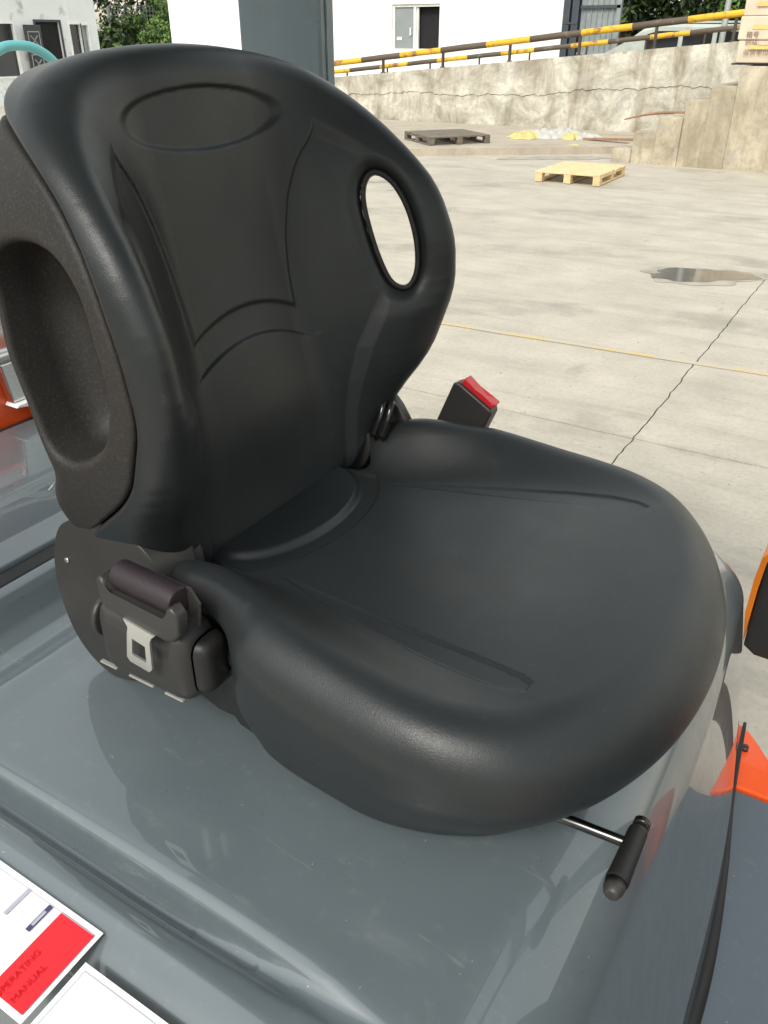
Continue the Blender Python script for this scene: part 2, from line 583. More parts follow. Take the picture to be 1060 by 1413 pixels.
# ================================================================== SETTING
# ---- ground: sheet to the horizon, then cast concrete bays with open joints
bm = bmesh.new()
add_box(bm, -320, 320, -320, 320, -.3, -.045)
tag(obj('ground', bm, M['soil']), kind='structure')
yard = box('concrete_yard', -25.5, 13, -13, 17, -.044, -.03, M['joint'])
tag(yard, kind='structure')
GX = [-.3 + 4.2 * k for k in range(-6, 4)]
GY = [-13.3, -9.2, -5.1, -1.05, 3.04, 7.13, 11.2, 15.3, 17.0]
def jit(seed, t, amp):
    rr = math.floor(t / .045); fr = t / .045 - rr
    h_ = lambda q: (math.sin(q * 127.1 + seed * 31.7) * 43758.5453) % 1 - .5
    return amp * 1.1 * (h_(rr) * (1 - fr) + h_(rr + 1) * fr) + amp * (math.sin(t * 4.3 + seed * 3.1) * .45 + math.sin(t * 19.7 + seed * 1.7) * .3 + math.sin(t * 47 + seed * 5.3) * .25 + math.sin(t * 97 + seed) * .15)
rg = random.Random(3)
for i in range(len(GX) - 1):
    for j in range(len(GY) - 1):
        x0, x1, y0, y1 = GX[i], GX[i + 1], GY[j], GY[j + 1]
        def ex(x, y): return x + jit(x, y, .006 if abs(x + .3) < .01 else .003)
        def ey(x, y): return y + jit(y + 9, x, .005)
        gx = lambda x: .0038 if abs(x + .3) < .01 else .0022
        n = 94
        P = []
        for k in range(n): t = x0 + (x1 - x0) * k / n; P.append((t, ey(t, y0) + (.005 if j == 4 else .003)))
        for k in range(n): t = y0 + (y1 - y0) * k / n; P.append((ex(x1, t) - gx(x1), t))
        for k in range(n): t = x1 + (x0 - x1) * k / n; P.append((t, ey(t, y1) - .003))
        for k in range(n): t = y1 + (y0 - y1) * k / n; P.append((ex(x0, t) + gx(x0), t))
        P[0] = (P[-1][0], P[1][1]); P[n] = (P[n + 1][0], P[n - 1][1])
        P[2 * n] = (P[2 * n - 1][0], P[2 * n + 1][1]); P[3 * n] = (P[3 * n + 1][0], P[3 * n - 1][1])
        obj('concrete_slab', add_prism(bmesh.new(), P, -.029, rg.uniform(-.002, 0), 'z'), M['ground'], yard)

# worn yellow line across the yard
P = []
for k in range(60):
    t = k / 59; P.append((-5.2 + 5.6 * t, 4.035 + .285 * t + .022 + jit(2, t * 9, .004)))
for k in range(60):
    t = 1 - k / 59; P.append((-5.2 + 5.6 * t, 4.035 + .285 * t - .022 + jit(5, t * 9, .004)))
tag(obj('painted_line', add_prism(bmesh.new(), P, .002, .005, 'z'), M['yellow']), kind='structure')

# puddle: damp rim and water
def blob(cx, cy, a, b, rz, seed, amp, n=72):
    out = []
    for k in range(n):
        th = 2 * math.pi * k / n
        r = 1 + amp * (math.sin(3 * th + seed) * .5 + math.sin(5 * th + 2 * seed) * .3 + math.sin(11 * th + seed * 3) * .2)
        x, y = a * r * math.cos(th), b * r * math.sin(th)
        out.append((cx + x * math.cos(rz) - y * math.sin(rz), cy + x * math.sin(rz) + y * math.cos(rz)))
    return out
pz = R(30)
tag(obj('damp_patch', add_prism(bmesh.new(), blob(-.74, 6.46, .50, .28, pz, 1.2, .30), .001, .004, 'z'), M['wet']), kind='structure')
pd = obj('puddle', add_prism(bmesh.new(), blob(-.77, 6.46, .42, .215, pz, 2.1, .24), .0045, .007, 'z'), M['water'])
tag(pd, kind='structure')
for (x, y, a, b, s) in ((-5.72, 9.48, .28, .1, 1), (-5.1, 9.0, .2, .06, 3), (-7.5, 12.2, 1.3, .3, 2), (-4.6, 13.1, .9, .22, 4)):
    tag(obj('damp_patch', add_prism(bmesh.new(), blob(x, y, a, b, R(35), s, .3), .001, .004, 'z'), M['wet']), kind='structure')

# raised slab the rubbish lies on
kb = [(-3.75, 14.36), (-4.06, 14.12), (-5.86, 12.79), (-9.6, 10.0), (-13.5, 7.1), (-13.5, 16.75), (-3.75, 16.75)]
rs = obj('raised_slab', add_prism(bmesh.new(), kb, -.02, .11, 'z', .012, 2), M['slab'])
tag(rs, kind='structure')

# grit and crumbs scattered on the concrete
rgr = random.Random(21)
bm = bmesh.new()
for k in range(420):
    x, y = rgr.uniform(-5, 1.5), 2.2 + 9.5 * rgr.random() ** 1.5
    s_ = rgr.uniform(.0012, .004) * (1.8 if rgr.random() < .06 else 1)
    m4 = Matrix.Translation((x, y, s_ * .4)) @ Matrix.Rotation(rgr.uniform(0, 6), 4, 'Z') @ Matrix.Diagonal((s_ * rgr.uniform(.8, 1.6), s_, s_ * .7, 1))
    bmesh.ops.create_icosphere(bm, subdivisions=1, radius=1, matrix=m4)
tag(obj('grit', bm, M['wet']), kind='stuff')

# ---- ramp wall
def wall_top(x): return .99 + .0833 * (x + 10.72)
wall = empty('ramp_wall', (-8, 16.85, 0))
tag(wall, 'long stained concrete ramp wall rising towards the steps, cracked along its middle', 'wall')
wall.location = (0, 0, 0)
def crack(x): return wall_top(x) * .50 + .08 + .045 * math.sin(x * 1.1) + .02 * math.sin(x * 3.3 + 1) + .012 * math.sin(x * 13.1) + .012 * math.sin(x * 37) + .008 * math.sin(x * 71)
xs = [-16 + .07 * k for k in range(int(14.4 / .07) + 1)]
lo = [(x, -.03) for x in (xs[0], xs[-1])] + [(x, crack(x) - .003 - .003 * math.sin(x * 9)) for x in reversed(xs)]
up = [(x, crack(x) + .003) for x in xs] + [(xs[-1], wall_top(xs[-1])), (xs[0], wall_top(xs[0]))]
obj('lower_course', add_prism(bmesh.new(), lo, 16.80, 16.9, 'y'), M['plaster'], wall)
obj('upper_course', add_prism(bmesh.new(), up, 16.785, 16.9, 'y'), M['plaster'], wall)
core = [(xs[0], -.03), (xs[-1], -.03), (xs[-1], wall_top(xs[-1]) - .004), (xs[0], wall_top(xs[0]) - .004)]
obj('wall_core', add_prism(bmesh.new(), core, 16.902, 17.05, 'y'), M['joint'], wall)
deck = [(xs[0], -.05), (2.5, -.05), (2.5, 1.40), (-3.2, 1.38), (xs[0], wall_top(xs[0]) - .28)]
tag(obj('ramp_deck', add_prism(bmesh.new(), deck, 17.06, 19.4, 'y'), M['slab']), kind='structure')

# ---- steps and loading platform
st = empty('loading_steps', (-3.69, 13.1, 0))
tag(st, 'weathered concrete steps climbing right to the loading platform', 'steps')
prof = [(-3.69, .20), (-3.39, .45), (-3.04, .66), (-2.68, .895), (-2.35, 1.10), (-2.0, 1.355)]
ends = [-3.39, -3.04, -2.68, -2.35, -2.0, 3.2]
rs2 = random.Random(5)
for k, ((x, z), xe) in enumerate(zip(prof, ends)):
    if k == 5:
        pl = [(x, -.03), (xe, -.03), (xe, z + .01), (x + .05, z), (x, z - .05)]
    else:
        pl = [(x, -.03), (xe, -.03), (xe, z), (x + .03, z + .004), (x + .004, z - .03)]
    b = add_prism(bmesh.new(), pl, 13.1 + (.03 if k % 2 else 0) - (.02 if k == 5 else 0), 14.75 if k < 5 else 16.78, 'y', .004, 1)
    o = obj('step' if k < 5 else 'platform', b, M['steps'], st)
    o.location = (3.69, -13.1, 0)

# ---- railings (posts and painted pipe sections)
def railing(y, zfun, bounds, posts, rad, label, zpost, prad):
    t = empty('safety_railing', (bounds[0][0], y, 0))
    tag(t, label, 'railing', 'banded railings along the ramp')
    for (x0, x1, ylw) in bounds:
        b = bmesh.new()
        add_tube(b, [(x0, y, zfun(x0)), ((x0 + x1) / 2, y, zfun((x0 + x1) / 2) + .004), (x1, y, zfun(x1))], rad, 14)
        o = obj('rail_section', b, M['railY'] if ylw else M['railB'], t, True)
        o.location = (-bounds[0][0], -y, 0)
        es = o.data
    for x in posts:
        b = bmesh.new()
        add_box(b, x - prad, x + prad, y - prad, y + prad, zpost(x), zfun(x) - rad * .6)
        add_box(b, x - prad * 1.8, x + prad * 1.8, y - prad * 1.8, y + prad * 1.8, zpost(x), zpost(x) + .02)
        o = obj('post', b, M['post'], t)
        o.location = (-bounds[0][0], -y, 0)
    return t
zn = lambda x: 1.19 + .1011 * (x + 11.63)
nb = [(-14.8, -13.8, 1), (-13.8, -12.8, 0), (-12.8, -11.8, 0), (-11.8, -10.8, 1), (-10.8, -9.8, 0), (-9.8, -8.8, 1), (-8.8, -7.75, 0), (-7.75, -6.8, 1), (-6.8, -5.75, 0),
      (-5.75, -4.77, 1), (-4.77, -3.77, 0), (-3.77, -2.78, 1), (-2.78, -1.9, 0)]
railing(16.93, zn, nb, [-11.7, -10.25, -8.76, -7.23, -5.77, -4.32, -2.94], .058,
        'nearer yellow and rust banded pipe railing on top of the stained ramp wall', wall_top, .024)
zf = lambda x: .94 + .0957 * (x + 13.1)
fb = [(-13.4, -12.5, 1), (-12.5, -11.6, 0), (-11.6, -10.8, 1), (-10.8, -10.0, 0), (-10.0, -9.2, 1), (-9.2, -8.35, 0), (-8.35, -7.55, 1), (-7.55, -6.7, 0), (-6.7, -5.88, 1), (-5.88, -5.0, 0), (-5.0, -4.2, 1), (-4.2, -3.3, 0), (-3.3, -2.4, 1)]
railing(19.0, zf, fb, [-12.6, -11.4, -10.2, -8.9, -7.66, -6.35, -5.08, -3.9], .048,
        'further thinner banded pipe railing behind the nearer one, across the ramp', lambda x: wall_top(x) - .28, .016)

# ---- white building with the half open window
wb = empty('white_building', (-16, 24, 0))
tag(wb, 'blank bright white rendered building with one sliding window behind the ramp', 'building')
def wpart(name, x0, x1, y0, y1, z0, z1, mat, par=wb, bev=0):
    o = box(name, x0, x1, y0, y1, z0, z1, mat, par, bev)
    if par is wb: o.location = (16, -24, 0)
    return o
b = bmesh.new()
X0, X1, W0, W1, Z0, Z1, H = -23.4, -8.78, -14.28, -12.64, 1.36, 2.58, 5.2
add_box(b, X0, W0, 24, 24.25, -.04, H); add_box(b, W1, X1, 24, 24.25, -.04, H)
add_box(b, W0, W1, 24, 24.25, -.04, Z0); add_box(b, W0, W1, 24, 24.25, Z1, H)
add_box(b, X0, X0 + .25, 24.25, 33, -.04, H); add_box(b, X1 - .25, X1, 24.25, 33, -.04, H); add_box(b, X0 + .25, X1 - .25, 32.75, 33, -.04, H)
o = obj('wall', b, M['wallW'], wb); o.location = (16, -24, 0)
wpart('roof', X0 - .2, X1 + .2, 23.8, 33.2, H + .002, H + .2, M['sheet'])
wf = wpart('window', W0, W1, 24.25, 26, Z0, Z1, M['interior'])
def wsub(name, x0, x1, y0, y1, z0, z1, mat):
    return box(name, x0, x1, y0, y1, z0, z1, mat, wf)
for (a, c, e, f) in ((W0 + .002, W0 + .07, Z0 + .002, Z1 - .002), (W0 + .72, W0 + .80, Z0 + .072, Z1 - .072), (W1 - .05, W1 - .002, Z0 + .072, Z1 - .072), (W0 + .072, W1 - .002, Z0 + .002, Z0 + .07), (W0 + .072, W1 - .002, Z1 - .07, Z1 - .002)):
    wsub('frame', a, c, 24.05, 24.14, e, f, M['winframe'])
wsub('frame', W0 + .80, W0 + .86, 24.10, 24.17, Z0 + .072, Z1 - .072, M['winframe'])
wsub('pane', W0 + .072, W0 + .718, 24.09, 24.11, Z0 + .072, Z1 - .072, M['glass'])
wsub('handle', W0 + .60, W0 + .64, 24.03, 24.088, 1.78, 1.98, M['winframe'])
wsub('sticker', W0 + .13, W0 + .30, 24.078, 24.088, 1.66, 1.74, M['white'])

# ---- dark steel column and sheet metal door beside the building
sd = empty('steel_gate', (-8.4, 23, 0))
tag(sd, 'tall grey corrugated sheet door on dark steel columns beside the white building', 'gate')
def gp(name, bm_, mat):
    o = obj(name, bm_, mat, sd); o.location = (8.4, -23, 0); return o
for x in (-8.40, -8.16):
    b = bmesh.new()
    add_box(b, x - .09, x + .09, 23, 23.02, -.04, 4.6); add_box(b, x - .012, x + .012, 23.021, 23.19, -.04, 4.6); add_box(b, x - .09, x + .09, 23.191, 23.21, -.04, 4.6)
    gp('column', b, M['steelblue'])
b = bmesh.new(); add_box(b, -8.48, -8.08, 22.985, 22.998, 2.02, 2.06); gp('cleat', b, M['steelblue'])
pp = []
x = -8.03; k = 0
prof2 = []
while x < -7.1:
    prof2 += [(x, 23.12), (x + .10, 23.12), (x + .11, 23.09), (x + .13, 23.09), (x + .14, 23.12)]
    x += .145
for k, i in enumerate(range(0, len(prof2), 5)):
    seg = prof2[i:i + 5]
    poly = seg + [(seg[-1][0] + .004, 23.12), (seg[-1][0] + .004, 23.15), (seg[0][0], 23.15)]
    b = add_prism(bmesh.new(), poly, .1, 4.5, 'z'); gp('sheet', b, M['sheet'])
b = bmesh.new(); add_box(b, -8.04, -7.0, 23.04, 23.085, 2.36, 2.43); gp('cross_bar', b, M['steelblue'])
b = bmesh.new(); add_box(b, -7.09, -6.98, 23.04, 23.16, -.04, 4.5); gp('door_edge', b, M['sheet'])
b = bmesh.new(); add_box(b, -8.04, -7.09, 23.04, 23.085, 1.32, 1.38); gp('cross_bar', b, M['sheet'])

# ---- prefab building on the left
PX = -22.6
def pv(y): return -.682 + (y + .682) * 1.3986
pf = empty('prefab_building', (PX, 10, 0))
tag(pf, 'pale grey prefab building with ornate dark door standing open', 'building')
def pb(name, x0, x1, y0, y1, z0, z1, mat, par=None, bev=0):
    o = box(name, x0, x1, y0, y1, z0, z1, mat, par or pf, bev)
    if par is None: o.location = (-PX, -10, 0)
    return o
PY1 = pv(14.08)
door = (pv(12.44), pv(13.05)); w1 = (pv(13.31), pv(13.59)); w2 = (pv(13.63), pv(13.80)); w0 = (pv(11.2), pv(11.88))
cuts = [(w0, .75, 2.06), (door, .05, 2.12), (w1, .75, 2.07), (w2, .75, 2.05)]
b = bmesh.new()
y = 4
for (a, c), z0, z1 in cuts:
    add_box(b, PX - .12, PX, y, a, -.04, 3.4)
    add_box(b, PX - .12, PX, a, c, z1, 3.4)
    add_box(b, PX - .12, PX, a, c, -.04, z0)
    y = c
add_box(b, PX - .12, PX, y, PY1, -.04, 3.4)
add_box(b, PX - 6, PX - .12, PY1 - .12, PY1, -.04, 3.4)
o = obj('wall', b, M['prefab'], pf); o.location = (-PX, -10, 0)
for k, y in enumerate([6.2, 8, 9.8, 11.6, 13.4, 15.2, 17.25, 19.0]):
    pb('panel_seam', PX + .001, PX + .008, y - .012, y + .012, 2.2 if 15 < y < 20 else .1, 3.38, M['prefab'])
pb('roof', PX - 6.2, PX + .25, 3.8, PY1 + .2, 3.402, 3.55, M['sheet'])
pb('interior', PX - .6, PX - .13, 4.1, PY1 - .13, -.03, 3.3, M['interior'])
def frame(a, c, z0, z1, nm, mat, fm, th=.05):
    f = pb(nm, PX - .09, PX - .07, a + .002, c - .002, z0 + .002, z1 - .002, mat)
    for (y0, y1, q0, q1) in ((a - th, a - .001, z0 - th, z1 + th), (c + .001, c + th, z0 - th, z1 + th), (a, c, z1 + .001, z1 + th), (a, c, z0 - th, z0 - .001)):
        box('frame', PX + .002, PX + .03, y0, y1, q0, q1, fm, f)
    return f
frame(*w0, .75, 2.06, 'window', M['darkglass'], M['winframe'])
frame(*w1, .75, 2.07, 'window', M['darkglass'], M['winframe'])
frame(*w2, .75, 2.05, 'window', M['glass'], M['winframe'])
frame(*door, .05, 2.12, 'doorway', M['interior'], M['steelblue'], .06)
dl = empty('door', (0, 0, 0), 0, pf); dl.location = (.18, 0, 0)
def dbox(y0, y1, z0, z1, x0=0, x1=.05, mat='door', nm='leaf', p=dl):
    o = box(nm, x0, x1, y0 - 10, y1 - 10, z0, z1, M[mat], p, .006); return o
da, dc = pv(12.02), pv(12.43)
dbox(da, dc, .05, 2.04)
for z0, z1 in ((1.42, 1.88), (.8, 1.3), (.2, .68)):
    dbox(da + .08, dc - .08, z0, z0 + .03, .051, .065, 'glass', 'moulding')
    dbox(da + .08, dc - .08, z1 - .03, z1, .051, .065, 'glass', 'moulding')
    dbox(da + .08, da + .11, z0 + .031, z1 - .031, .051, .065, 'glass', 'moulding')
    dbox(dc - .11, dc - .08, z0 + .031, z1 - .031, .051, .065, 'glass', 'moulding')
    ym, zm = (da + dc) / 2, (z0 + z1) / 2
    b = bmesh.new()
    for a in (45, -45): add_box(b, .052, .064, -.17, .17, -.014, .014, 0, Matrix.Translation((0, ym - 10, zm)) @ Matrix.Rotation(R(a), 4, 'X'))
    obj('cross_moulding', b, M['glass'], dl)

# ---- trees
def leaf_mesh(name, seed, n, rx, ry, rz, size, mats, clumps):
    rg_ = random.Random(seed)
    cl = []
    for k in range(clumps):
        u = Vector((rg_.gauss(0, 1), rg_.gauss(0, 1), rg_.gauss(0, 1))).normalized() * rg_.uniform(.35, 1)
        cl.append((Vector((u.x * rx, u.y * ry, u.z * rz)), rg_.uniform(.16, .34) * rx))
    verts, faces, mi = [], [], []
    for k in range(n):
        c, r_ = rg_.choice(cl)
        d = Vector((rg_.gauss(0, 1), rg_.gauss(0, 1), rg_.gauss(0, .8)))
        d = d.normalized() * r_ * rg_.random() ** .35
        p = c + d
        nrm = (d.normalized() + Vector((rg_.gauss(0, .6), rg_.gauss(0, .6), rg_.gauss(0.4, .5)))).normalized()
        t = nrm.orthogonal().normalized(); t = Matrix.Rotation(rg_.uniform(0, 6.28), 3, nrm) @ t
        bt = nrm.cross(t)
        s = size * rg_.uniform(.6, 1.3)
        i = len(verts)
        verts += [p - t * s, p + bt * s * .42 + nrm * s * .1, p + t * s, p - bt * s * .42 + nrm * s * .1]
        faces.append((i, i + 1, i + 2, i + 3))
        mi.append(0 if rg_.random() < .75 else 1)
    me = bpy.data.meshes.new(name)
    me.from_pydata([tuple(v) for v in verts], [], faces)
    for m in mats: me.materials.append(m)
    me.polygons.foreach_set('material_index', mi)
    return me, cl
def tree(x, y, h, r_, seed, light, label, n=5000, size=.13, grp='trees beyond the yard', bush=False):
    t = empty('bush' if bush else 'tree', (x, y, 0))
    tag(t, label, 'bush' if bush else 'tree', 'bushes by the wire fence' if bush else grp)
    cz = h * (.5 if bush else .56)
    me, cl = leaf_mesh('crown', seed, n, r_, r_, h * .5, size, [M['leafL'], M['leafD']] if light else [M['leafD'], M['leafL']], 34)
    cr = link('crown', me, None, t, (0, 0, cz)); cr['kind'] = 'stuff'
    b = bmesh.new()
    rg_ = random.Random(seed + 1)
    lean = rg_.uniform(-.3, .3)
    add_tube(b, [(0, 0, -.1), (lean * .3, .05, h * .3), (lean, .1, h * .62)], [.11 if not bush else .03, .085 if not bush else .025, .05 if not bush else .015], 9)
    for c, q in cl[:9]:
        add_tube(b, [(lean * .5, .07, h * .38), (c.x * .5 + lean * .4, c.y * .5, cz + c.z * .3), (c.x * .9, c.y * .9, cz + c.z * .9)], [.05, .03, .012] if not bush else [.02, .012, .006], 6)
    obj('trunk', b, M['bark'], t, True)
    return t
tree(-8.6, 28.5, 6.5, 2.4, 11, False, 'dark leafy tree directly behind the sheet metal door, bare stems low down', 11000)
tree(-5.6, 30.0, 6.4, 2.9, 12, False, 'dark dense tree behind the middle of the railings', 12000)
tree(-4.2, 26.0, 3.6, 1.15, 13, True, 'bright light green young tree in front of the dark trees', 3500, .11)
tree(-2.2, 29.0, 5.6, 2.7, 14, False, 'dark tree behind the grey pole at the right', 11000)
tree(1.4, 28.0, 6.5, 2.4, 15, False, 'dark tree hidden behind the printed carton, furthest right', 5000)
tree(-33.5, 28.0, 8.5, 3.2, 16, False, 'large dark tree at the corner of the prefab building', 8000, .17)
tree(-36.0, 35.5, 9.0, 3.6, 17, False, 'tall green tree behind the wire fence on the left', 7000, .18)
tree(-31.5, 31.6, 3.6, 1.7, 18, True, 'light green bush in front of the wire fence', 4200, .12, bush=True)
tree(-38.0, 41.0, 9.0, 3.6, 19, True, 'paler green tree at the white building corner, furthest back', 7000, .18)
tree(-29.0, 29.0, 2.4, 1.2, 20, True, 'low pale bush beside the prefab building corner', 2600, .10, bush=True)

# wire fence behind the bushes
wfce = empty('wire_fence', (-33, 33.5, 0))
tag(wfce, 'pale wire mesh fence among bushes between the two left buildings', 'fence')
for x, y in ((-1.6, -2.0), (.6, .4), (2.8, 2.8)):
    b = bmesh.new(); add_box(b, x - .06, x + .06, y - .06, y + .06, -.04, 3.15); obj('post', b, M['galv'], wfce)
b = bmesh.new()
def fp(t): return (-1.6 + 4.4 * t, -2.0 + 4.8 * t)
for k in range(15):
    z = .3 + 2.75 * k / 14; a = fp(0); c = fp(1)
    add_tube(b, [(a[0], a[1], z), (c[0], c[1], z)], .014, 4)
for k in range(1, 44):
    a = fp(k / 44); add_tube(b, [(a[0], a[1], .25), (a[0], a[1], 3.1)], .011, 4)
o = obj('mesh', b, M['galv'], wfce); o['kind'] = 'stuff'

# railing fence, pole and white van behind the ramp on the right
pl = obj('lamp_pole', add_tube(bmesh.new(), [(0, 0, 0), (.02, 0, 2.0), (.035, 0, 4.8)], [.07, .06, .05], 12), M['galv'], None, True, (-3.79, 20.0, 0))
tag(pl, 'plain grey metal pole standing behind the railings near the carton', 'pole')
bf = empty('bar_fence', (-3.3, 21.4, 0))
tag(bf, 'dark fence of thin upright bars behind the grey pole', 'fence')
for k in range(22):
    obj('bar', add_box(bmesh.new(), k * .12 - .012, k * .12 + .012, -.012, .012, .05, 2.25), M['post'], bf)
for z in (.3, 2.1): obj('fence_rail', add_box(bmesh.new(), -.05, 2.6, .013, .045, z, z + .04), M['post'], bf)

van = empty('van', (-5.6, 21.6, 0))
tag(van, 'pale van parked behind the ramp, only its roof and windows showing', 'van')
side = [(-1.5, .35), (2.3, .35), (2.3, 1.1), (2.28, 1.86), (2.1, 1.96), (.3, 1.98), (-.1, 1.88), (-.75, 1.42), (-1.45, 1.18), (-1.55, .8)]
obj('body', add_prism(bmesh.new(), side, -.8, .8, 'y', .06, 3), M['van'], van)
for pts in (((.02, 1.42), (.02, 1.78), (.25, 1.84), (.72, 1.84), (.72, 1.42)), ((.82, 1.42), (.82, 1.84), (1.45, 1.84), (1.45, 1.42)), ((1.55, 1.42), (1.55, 1.84), (2.1, 1.82), (2.1, 1.42))):
    obj('window', add_prism(bmesh.new(), pts, -.812, -.803, 'y'), M['darkglass'], van)
for x in (-.8, 1.55):
    w = obj('wheel', add_tube(bmesh.new(), [(x, -.84, .32), (x, -.62, .32)], .32, 24), M['rubber'], van)
obj('roof_rack', add_box(bmesh.new(), .5, 2.0, -.6, .6, 1.99, 2.03), M['van'], van)

# unseen hall added behind the camera to shape reflections in hood and vinyl
fh = empty('reflection_hall', (0, -16, 0)); tag(fh, 'unseen long pale hall with grey gates, added across the yard for reflections', 'building')
obj('wall', add_box(bmesh.new(), -26, 20, -4, 0, -.04, 5.6), M['wallW'], fh)
obj('roof', add_box(bmesh.new(), -26.4, 20.4, -4.4, .5, 5.602, 5.9), M['sheet'], fh)
for k in range(5):
    obj('gate', add_box(bmesh.new(), -22 + k * 9, -17.5 + k * 9, .002, .08, .0, 4.2), M['sheet'], fh)
# ================================================================== YARD OBJECTS
def pallet(name, label, x, y, rz, mat, L, W, z=0, nb=7, seed=1, grp=None):
    """L along local x (top boards run along x), W along y."""
    t = empty(name, (x, y, z), rz)
    tag(t, label, 'pallet', grp)
    rg_ = random.Random(seed)
    bw = W / nb
    for k in range(nb):
        y0 = -W / 2 + k * bw
        g = .006 if k in (0, nb - 1) else rg_.uniform(.018, .045)
        b = add_box(bmesh.new(), -L / 2 + rg_.uniform(-.01, .01), L / 2 + rg_.uniform(-.01, .01), y0 + g / 2, y0 + bw - g / 2, .112 + rg_.uniform(0, .003), .136, .003)
        obj('top_board', b, mat, t)
    for sx in (-1, 0, 1):
        xx = sx * (L / 2 - .05)
        obj('bottom_board', add_box(bmesh.new(), xx - .05, xx + .05, -W / 2, W / 2, .002, .022, .003), mat, t)
        for sy in (-1, 0, 1):
            yy = sy * (W / 2 - .055)
            obj('block', add_box(bmesh.new(), xx - .048, xx + .048, yy - .055, yy + .055, .0225, .088, .004), mat, t)
        obj('stringer_board', add_box(bmesh.new(), xx - .049, xx + .049, -W / 2, W / 2, .0885, .1115, .003), mat, t)
    return t
pallet('pallet', 'pale new pine pallet lying alone on the open concrete', -3.48, 11.15, R(1.5), M['pallet'], .90, 1.18, .003, 7, 4)
pallet('pallet', 'dark weathered old pallet near the wall beside the seat back', -6.80, 13.45, R(52), M['oldpallet'], 1.15, 1.15, .112, 8, 9)

def crumple(name, label, x, y, z, a, b_, h, mat, seed, grp='crumpled film in the rubbish heap'):
    rg_ = random.Random(seed)
    n = 26
    bm = bmesh.new()
    vs = {}
    ph = [rg_.uniform(0, 6.28) for _ in range(8)]
    for i in range(n + 1):
        for j in range(n + 1):
            u, v = i / n * 2 - 1, j / n * 2 - 1
            px, py = u * math.sqrt(max(0, 1 - v * v / 2)), v * math.sqrt(max(0, 1 - u * u / 2))
            r_ = math.hypot(px, py)
            w = 1 + .18 * math.sin(math.atan2(py, px) * 3 + ph[0]) + .1 * math.sin(math.atan2(py, px) * 7 + ph[1])
            zz = .55 * h * max(0, 1 - r_ ** 2.2) * (.65 + .45 * abs(math.sin(px * 5 + ph[2] + 2 * py)) + .4 * abs(math.sin(py * 7 + ph[3])) * abs(math.cos(px * 9 + ph[4])) + rg_.uniform(-.10, .10))
            vs[i, j] = bm.verts.new((px * a * w, py * b_ * w, zz + .003))
    for i in range(n):
        for j in range(n):
            bm.faces.new((vs[i, j], vs[i + 1, j], vs[i + 1, j + 1], vs[i, j + 1]))
    o = obj(name, bm, mat, None, True, (x, y, z), (0, 0, rg_.uniform(-.2, .2) + R(33)))
    sm = o.modifiers.new('thickness', 'SOLIDIFY'); sm.thickness = .002
    return tag(o, label, 'rubbish', grp)
crumple('crumpled_film', 'pale yellow plastic film at the left end of the rubbish heap by the wall', -5.78, 14.72, .11, .40, .26, .17, M['bagY'], 1)
crumple('crumpled_film', 'white plastic film draped over the left of the rubbish heap', -5.62, 14.95, .11, .46, .30, .20, M['bagW'], 2)
crumple('crumpled_film', 'bulky white plastic film in the middle of the rubbish heap', -5.28, 15.15, .11, .40, .28, .22, M['bagW'], 3)
crumple('crumpled_film', 'small bright yellow bag towards the right of the rubbish heap', -5.02, 14.92, .11, .20, .16, .16, M['bagY'], 4)
crumple('crumpled_film', 'greyish white film at the right end of the rubbish heap beside the plank', -4.80, 15.1, .11, .30, .2, .15, M['bagW'], 5)
crumple('crumpled_film', 'flat yellow scrap lying on the slab edge away from the heap', -4.62, 14.0, .11, .10, .06, .03, M['bagY'], 6, None)
pk = obj('plank', add_box(bmesh.new(), -.62, .62, -.06, .06, -.018, .018, .004), M['brownwood'], None, False, (-4.25, 14.86, .155), (0, R(-3), R(-12)))
tag(pk, 'reddish brown plank lying at the foot of the wall between rubbish and steps', 'plank')
bm = add_tube(bmesh.new(), spline([(-3.82, 14.0, .545), (-3.5, 14.0, .625), (-3.2, 14.0, .665), (-2.86, 14.0, .678)], 6), [.010 + .012 * min(1, k / 8) for k in range(19)], 8)
o = obj('stick', bm, M['brownwood'], None, True); tag(o, 'thin curved brown stick resting on the third concrete step', 'stick')
for k, (x, y, a) in enumerate(((-5.35, 13.35, .3), (-4.9, 13.7, .16))):
    o = obj('paper_scrap', add_prism(bmesh.new(), blob(0, 0, a, .03, R(30), k, .3, 24), .0, .006, 'z'), M['bagW'], None, False, (x - .25, y - .1, .003))
    tag(o, ('long white paper strip lying on the yard before the raised slab', 'short white paper strip lying nearer the steps before the raised slab')[k], 'paper', 'paper strips on the yard')

# printed carton on the platform
ct = empty('carton', (-1.55, 13.55, 1.368))
tag(ct, 'creased brown printed carton with ochre tape standing on the loading platform', 'carton')
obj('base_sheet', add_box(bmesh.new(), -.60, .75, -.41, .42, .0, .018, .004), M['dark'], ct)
rg3 = random.Random(2)
for k in range(3):
    z0 = .0185 + k * .285
    bm = add_box(bmesh.new(), -.57 + rg3.uniform(-.012, .012), .70, -.39 + rg3.uniform(-.012, .012), .40, z0, z0 + .283, .018, None, 3)
    obj('layer', bm, M['carton'], ct, True)
for z in (.19, .43, .70):
    obj('tape', add_box(bmesh.new(), -.40, .66, -.407, -.4035, z, z + .055), M['tape'], ct)
def text(body, size, mat, loc, rot, parent, name='lettering', ext=.0006):
    cu = bpy.data.curves.new(name, 'FONT')
    cu.body = body; cu.size = size; cu.extrude = ext
    tmp = bpy.data.objects.new(name, cu); COL.objects.link(tmp)
    bpy.context.view_layer.update()
    dg = bpy.context.evaluated_depsgraph_get()
    me = bpy.data.meshes.new_from_object(tmp.evaluated_get(dg))
    bpy.data.objects.remove(tmp)
    me.materials.clear()
    return link(name, me, mat, parent, loc, rot)
